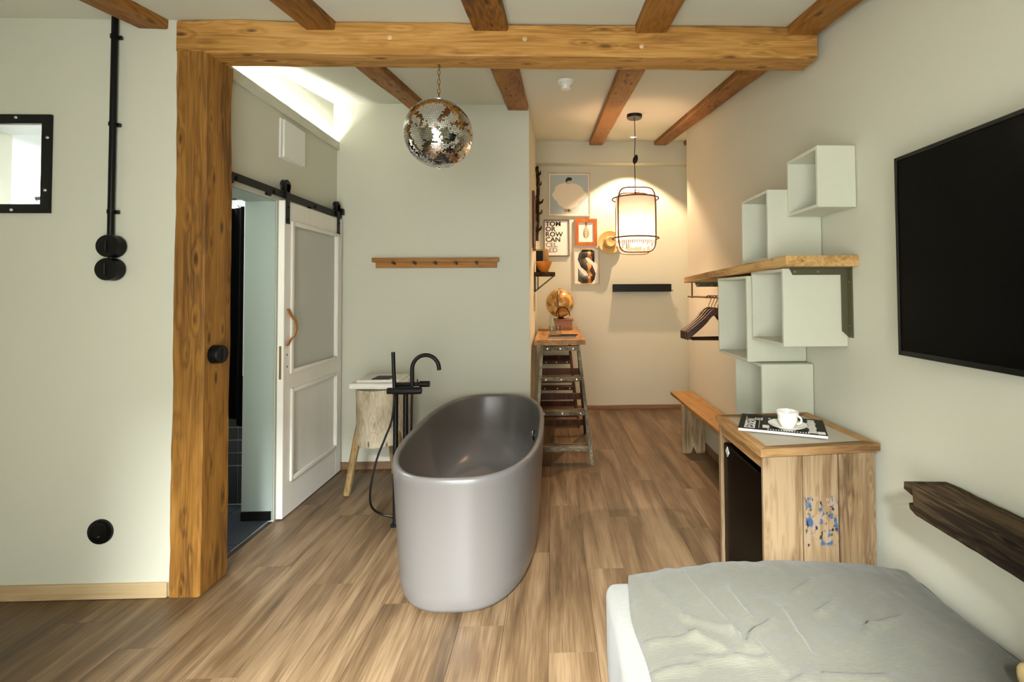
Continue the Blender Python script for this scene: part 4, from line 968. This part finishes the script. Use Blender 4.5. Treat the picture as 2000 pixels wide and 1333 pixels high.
# near end: three weathered planks
n0, n1 = BODY[0], BODY[1]; zt = ZT-.032
cuts = [(.0, .342), (.351, .662), (.671, 1.0)]
TH = .02
for i, (a, e) in enumerate(cuts):
    p0, p1 = lerp2(n0, n1, a), lerp2(n0, n1, e); dpt = .0015*(i % 2)
    q = [(p0[0], p0[1]+dpt), (p1[0], p1[1]+dpt), (p1[0], p1[1]+TH), (p0[0], p0[1]+TH)]
    bb = quadbox(q, 0, zt)
    bmesh.ops.bevel(bb.bm, geom=[e_ for e_ in bb.bm.edges if abs(e_.verts[0].co.z-e_.verts[1].co.z) > .3], offset=.003, segments=1, affect='EDGES')
    o = obj('plank', bb, CABFLAKE if i == 1 else CABZ, cb)
    if i == 1: o['label'] = 'plank with flaking blue paint'
f0, f1 = BODY[3], BODY[2]
obj('end_panel', quadbox([(f0[0], f0[1]-TH), (f1[0], f1[1]-TH), f1, f0], 0, zt), CABZ, cb)
obj('back_panel', quadbox([(BODY[1][0]-.016, BODY[1][1]+TH), (BODY[1][0], BODY[1][1]+TH), (BODY[2][0], BODY[2][1]-TH), (BODY[2][0]-.016, BODY[2][1]-TH)], 0, zt), CABZ, cb)
obj('front_rail', quadbox([(BODY[0][0]+.004, BODY[0][1]+TH), (BODY[0][0]+.024, BODY[0][1]+TH), (BODY[3][0]+.024, BODY[3][1]-TH), (BODY[3][0]+.004, BODY[3][1]-TH)], zt-.055, zt), CABY, cb)
obj('bottom_board', quadbox([(BODY[0][0]+.03, BODY[0][1]+TH), (BODY[1][0]-.016, BODY[1][1]+TH), (BODY[2][0]-.016, BODY[2][1]-TH), (BODY[3][0]+.03, BODY[3][1]-TH)], .02, .04), CABZ, cb)
mf = thing('minibar_fridge', (1.08, 2.16, .04), 'black minibar fridge built into the plank cabinet', 'fridge')
obj('fridge_body', B().box(.90, 1.30, 1.975, 2.38, .042, .66, .004), BLACKP, mf)
obj('fridge_door', B().box(.868, .897, 1.935, 2.395, .05, .655, .005), plain('fridge_door_black', lin(3, 3, 3), .25, spec=.08), mf)
obj('hinge', B().box(.872, .892, 1.94, 1.965, .655, .663), STEEL, mf)
zc_, yc_ = .625, 2.335
em = obj('badge', B().prism([(.8678, yc_, zc_+.026), (.8678, yc_+.024, zc_), (.8678, yc_, zc_-.026), (.8678, yc_-.024, zc_)], (-.0012, 0, 0)), WHITEP, mf, label='white diamond badge')
obj('badge_mark', B().prism([(.8664, yc_+.004, zc_+.015), (.8664, yc_+.008, zc_+.011), (.8664, yc_-.001, zc_-.02), (.8664, yc_-.004, zc_-.018)], (-.0006, 0, 0)), INK, em)

# magazine, cup and saucer
MZ = ZT+.0005
A_, B__, C_, D__ = Vector((.969, 2.396, 0)), Vector((1.302, 2.25, 0)), Vector((1.182, 2.003, 0)), Vector((.868, 2.203, 0))   # back left, back right, front right, front left
D__ = A_+(C_-B__)
mg = thing('magazine', ((A_+C_)/2)+Vector((0, 0, MZ)), 'black covered magazine lying under the coffee cup on the cabinet', 'magazine')
def lay(ps, z0, z1, b=None): return quadbox([(p.x, p.y) for p in ps], z0, z1, b)
ctr = (A_+C_)/2; shr = lambda p, k: ctr+(p-ctr)*k
obj('pages', lay([shr(D__, .995), shr(C_, .995), shr(B__, .995), shr(A_, .995)], MZ, MZ+.011), PAPER, mg)
cov = obj('cover', lay([D__, C_, B__, A_], MZ+.011, MZ+.0122), COVER, mg)
ux = (C_-D__).normalized(); uy = (A_-D__).normalized(); LU, LV = (C_-D__).length, (A_-D__).length
def on(u, v, z=.0123): p = D__+ux*u*LU+uy*v*LV; return Vector((p.x, p.y, MZ+z))
obj('cover_lettering', text_bm('ESSEN', .064, on(.19, .06), uy, -ux, .0004, .0012), PAPER, mg)
obj('cover_lettering', text_bm('EL', .05, on(.27, .62), uy, -ux, .0004, .001), PAPER, mg)
b = B()
for k in range(9): 
    h = .10 if k % 3 else .13
    b.hexa([on(.86-h*.5, .08+k*.095), on(.86+h*.3, .08+k*.095), on(.86+h*.3, .15+k*.095), on(.86-h*.5, .15+k*.095)]+[on(.86-h*.5, .08+k*.095, .0127), on(.86+h*.3, .08+k*.095, .0127), on(.86+h*.3, .15+k*.095, .0127), on(.86-h*.5, .15+k*.095, .0127)])
obj('cover_print', b, PAPER, mg, kind='stuff')
b = B()
for u0, u1, v0, v1 in ((.28, .36, .14, .32), (.90, .98, .05, .2), (.07, .075, .2, .85), (.235, .24, .1, .6), (.34, .37, .75, .8), (.4, .42, .75, .8)):
    b.hexa([on(u0, v0), on(u1, v0), on(u1, v1), on(u0, v1), on(u0, v0, .0127), on(u1, v0, .0127), on(u1, v1, .0127), on(u0, v1, .0127)])
for k in range(16): b.hexa([on(.34+k*.03, .04), on(.355+k*.03, .04), on(.355+k*.03, .09), on(.34+k*.03, .09), on(.34+k*.03, .04, .0127), on(.355+k*.03, .04, .0127), on(.355+k*.03, .09, .0127), on(.34+k*.03, .09, .0127)])
obj('cover_print', b, PAPER, mg, kind='stuff')
SZ = MZ+.0128; sc_ = (1.064, 2.118)
obj('saucer', B().lathe([(0, .004), (.032, .003), (.034, 0), (.038, 0), (.04, .005), (.066, .013), (.081, .021), (.082, .023), (.064, .018), (.04, .01), (0, .009)], (sc_[0], sc_[1], SZ), 48, cap=False), CERAM, loc=(sc_[0], sc_[1], SZ), smooth=True, angle=60,
    label='white saucer under the coffee cup on the magazine', cat='saucer')
cp = thing('coffee_cup', (sc_[0], sc_[1], SZ+.0095), 'white porcelain coffee cup on a saucer on the cabinet', 'cup')
CZ = SZ+.0098
obj('cup_body', B().lathe([(0, .003), (.026, 0), (.028, .006), (.036, .018), (.041, .035), (.042, .052), (.0465, .056), (.0475, .070), (.045, .0705), (.040, .055), (.038, .035), (.03, .016), (0, .01)], (sc_[0], sc_[1], CZ), 48, cap=False), CERAM, cp, smooth=True, angle=60)
hd = Vector((.75, -.66, 0)).normalized(); c0 = Vector((sc_[0], sc_[1], CZ+.036))+hd*.040
obj('cup_handle', B().tube([c0+hd*(.018*math.cos(a))+Vector((0, 0, .018*math.sin(a))) for a in [-PI/2+PI*k/14 for k in range(15)]], .0042, 10), CERAM, cp, smooth=True)

# ------------------------------------------------------------------ television and old timber on the wall
tv = thing('television', (1.31, 1.1, 1.18), 'large black flat television mounted on the wall', 'television')
obj('tv_body', B().box(1.292, 1.325, .49, 1.715, 1.186, 1.912, .004), BLACKP, tv)
obj('screen', B().box(1.2885, 1.293, .502, 1.703, 1.202, 1.90), TVSCREEN, tv)
b = B()
for (y0, y1, z0, z1) in ((.486, .50, 1.182, 1.916), (1.705, 1.719, 1.182, 1.916), (.50, 1.705, 1.182, 1.20), (.50, 1.705, 1.902, 1.916)): b.box(1.285, 1.296, y0, y1, z0, z1, .0015)
obj('bezel', b, BLACKG, tv)
obj('wall_mount', B().box(1.325, RX, .9, 1.3, 1.35, 1.75), BLACK, tv)
b = hewn(1.222, RX-.001, .05, 1.585, .655, .757, 'Y', 46, .008, .008, 51)
for (za, zb, ya, yb) in ((.718, .754, 1.58, 1.632), (.66, .690, 1.58, 1.622)):
    b.hexa([(1.226, ya, za), (RX-.004, ya, za), (RX-.004, yb, za+.004), (1.232, yb-.004, za+.006), (1.226, ya, zb), (RX-.004, ya, zb), (RX-.004, yb, zb-.004), (1.232, yb-.006, zb-.005)])
for v in b.bm.verts:
    if v.co.y > 1.5: 
        v.co.y += .03*noise.noise(v.co*22)
    v.co.z -= .014*max(0, (1.6-v.co.y))*0
b.rough(.003, 25, 2)
obj('old_timber', b, DARKOLD, smooth=True, angle=25, label='short dark weathered timber fixed to the wall above the bed', cat='timber')

# ------------------------------------------------------------------ bed
BX0, BX1, BY0, BY1 = .205, 1.36, -.22, 1.79
bd = thing('bed', (.78, .8, 0), 'low bed with a white fitted sheet against the wall', 'bed')
b = B().box(BX0-.006, BX1, BY0, BY1-.02, .012, .352, .04, 5)
bmesh.ops.subdivide_edges(b.bm, edges=[e for e in b.bm.edges if e.calc_length() > .3], cuts=24, use_grid_fill=True)
for v in b.bm.verts:
    v.co += Vector((.010*noise.noise(v.co*5)-.012*math.sin(PI*min(1, max(0, v.co.z/.35)))*(1 if v.co.x < .5 else 0)+.006*math.sin(v.co.y*23)*(1-v.co.z/.35)*(1 if v.co.x < .5 else 0), .006*noise.noise(v.co*4+Vector((3, 3, 3))), 0))
obj('mattress', b, SHEET, bd, smooth=True, angle=60)
for x_ in (BX0+.1, BX1-.1):
    for y_ in (BY0+.1, BY1-.15): obj('foot', B().box(x_-.03, x_+.03, y_-.03, y_+.03, 0, .03), DARKOLD, bd)
CRE = [[(0.487, 1.736), (0.556, 1.448)], [(0.35, 1.691), (0.425, 1.52), (0.549, 1.448), (0.562, 1.399)], [(0.28, 1.422), (0.433, 1.434), (0.494, 1.388)], [(0.407, 1.351), (0.593, 1.34)], [(0.562, 1.399), (0.602, 1.446), (0.675, 1.49)], [(0.607, 1.384), (0.631, 1.304)], [(0.405, 1.453), (0.519, 1.355)], [(0.269, 1.31), (0.399, 1.328)], [(0.826, 1.636), (0.904, 1.681)], [(0.852, 1.534), (0.926, 1.574)], [(0.932, 1.424), (0.972, 1.46), (1.09, 1.489)], [(0.25, 1.303), (0.276, 1.263)], [(0.749, 1.528), (0.742, 1.362)], [(0.728, 1.286), (0.892, 1.272)], [(0.614, 1.632), (0.627, 1.522)], [(0.618, 1.254), (0.672, 1.28)]]
def crease(x, y):
    h = 0
    for ci, poly in enumerate(CRE):
        for (ax_, ay), (bx_, by) in zip(poly, poly[1:]):
            dx_, dy_ = bx_-ax_, by-ay; L2 = dx_*dx_+dy_*dy_; t = ((x-ax_)*dx_+(y-ay)*dy_)/L2
            tt = min(1, max(0, t)); d = math.hypot(x-ax_-tt*dx_, y-ay-tt*dy_)
            if d < .06:
                s_ = (x-ax_)*dy_-(y-ay)*dx_; s_ = math.copysign(d, s_)
                fade = 1 if 0 <= t <= 1 else .6
                h += fade*.010*(math.exp(-((s_-.012)/.018)**2)-.75*math.exp(-((s_+.005)/.008)**2))
    return h
XE0, XE1, YE0, YE1 = .262, 1.345, -.2, 1.80
def edge_y(x):   # far hem bows out in the middle
    t = (x-XE0)/(XE1-XE0); return 1.775+.07*math.sin(PI*min(1, max(0, t)))**.8
def edge_x(y): return XE0-.004+.012*noise.noise(Vector((y*4, 1, 2)))
b = B(); NXg, NYg = 150, 220; top = []
for j in range(NYg+1):
    r_ = []
    for i in range(NXg+1):
        u, v = i/NXg, j/NYg
        v2 = v
        rc = .045*math.exp(-(2.0*v**1.35)/.028)
        x = edge_x(YE1-(YE1-YE0)*v)+rc+(XE1-XE0-2*rc)*u
        yf_ = edge_y(x); y = yf_-(yf_-YE0)*v**1.35
        d = min((x-edge_x(y)), (yf_-y)*.9, (XE1-x)*1.2)
        rnd_ = .028*(1-math.exp(-max(d, 0)/.022))
        z = .358+rnd_+.010*noise.noise(Vector((x*3, y*3, 4)))+.006*noise.noise(Vector((x*7+3, y*7, 9)))+.004*noise.noise(Vector((x*16, y*12, 1)))+.0022*noise.noise(Vector((x*34, y*26, 5)))+crease(x, y)
        z -= .02*max(0, (x-1.15)/.2)**2
        r_.append(b.bm.verts.new((x, y, z)))
    top.append(r_)
for A, C in zip(top, top[1:]):
    for k in range(NXg): b.bm.faces.new((A[k], A[k+1], C[k+1], C[k]))
bd_ = [top[0][i] for i in range(NXg+1)]+[top[j][NXg] for j in range(1, NYg+1)]+[top[NYg][i] for i in range(NXg-1, -1, -1)]+[top[j][0] for j in range(NYg-1, 0, -1)]
low = [b.bm.verts.new((v.co.x+.006*(1 if v.co.x < .8 else -1)*(1 if abs(v.co.x-.8) > .5 else 0), v.co.y, .3535)) for v in bd_]
for k in range(len(bd_)): b.bm.faces.new((bd_[k], low[k], low[(k+1) % len(low)], bd_[(k+1) % len(low)]))
obj('duvet', b, LINEN, smooth=True, angle=70, label='rumpled sage linen duvet spread over the low bed', cat='duvet')
b = B().box(.86, 1.205, .60, .74, .405, .86, .06, 4, rot=Matrix.Rotation(.12, 3, 'X'), about=(1.0, .7, .405))  # upright pillow out of view, added to cast shade over the duvet
obj('pillow', b.rough(.012, 8, 1), PILLOWM, smooth=True, angle=80, label='unseen upright tan pillow added at the head of the bed to shade it', cat='pillow', group='pillows on the bed')
b = B().box(1.185, 1.355, .80, 1.215, .398, .465, .034, 4)
obj('pillow', b.rough(.008, 8, 1), PILLOWM, smooth=True, angle=80, label='tan pillow lying on the duvet against the wall', cat='pillow', group='pillows on the bed')
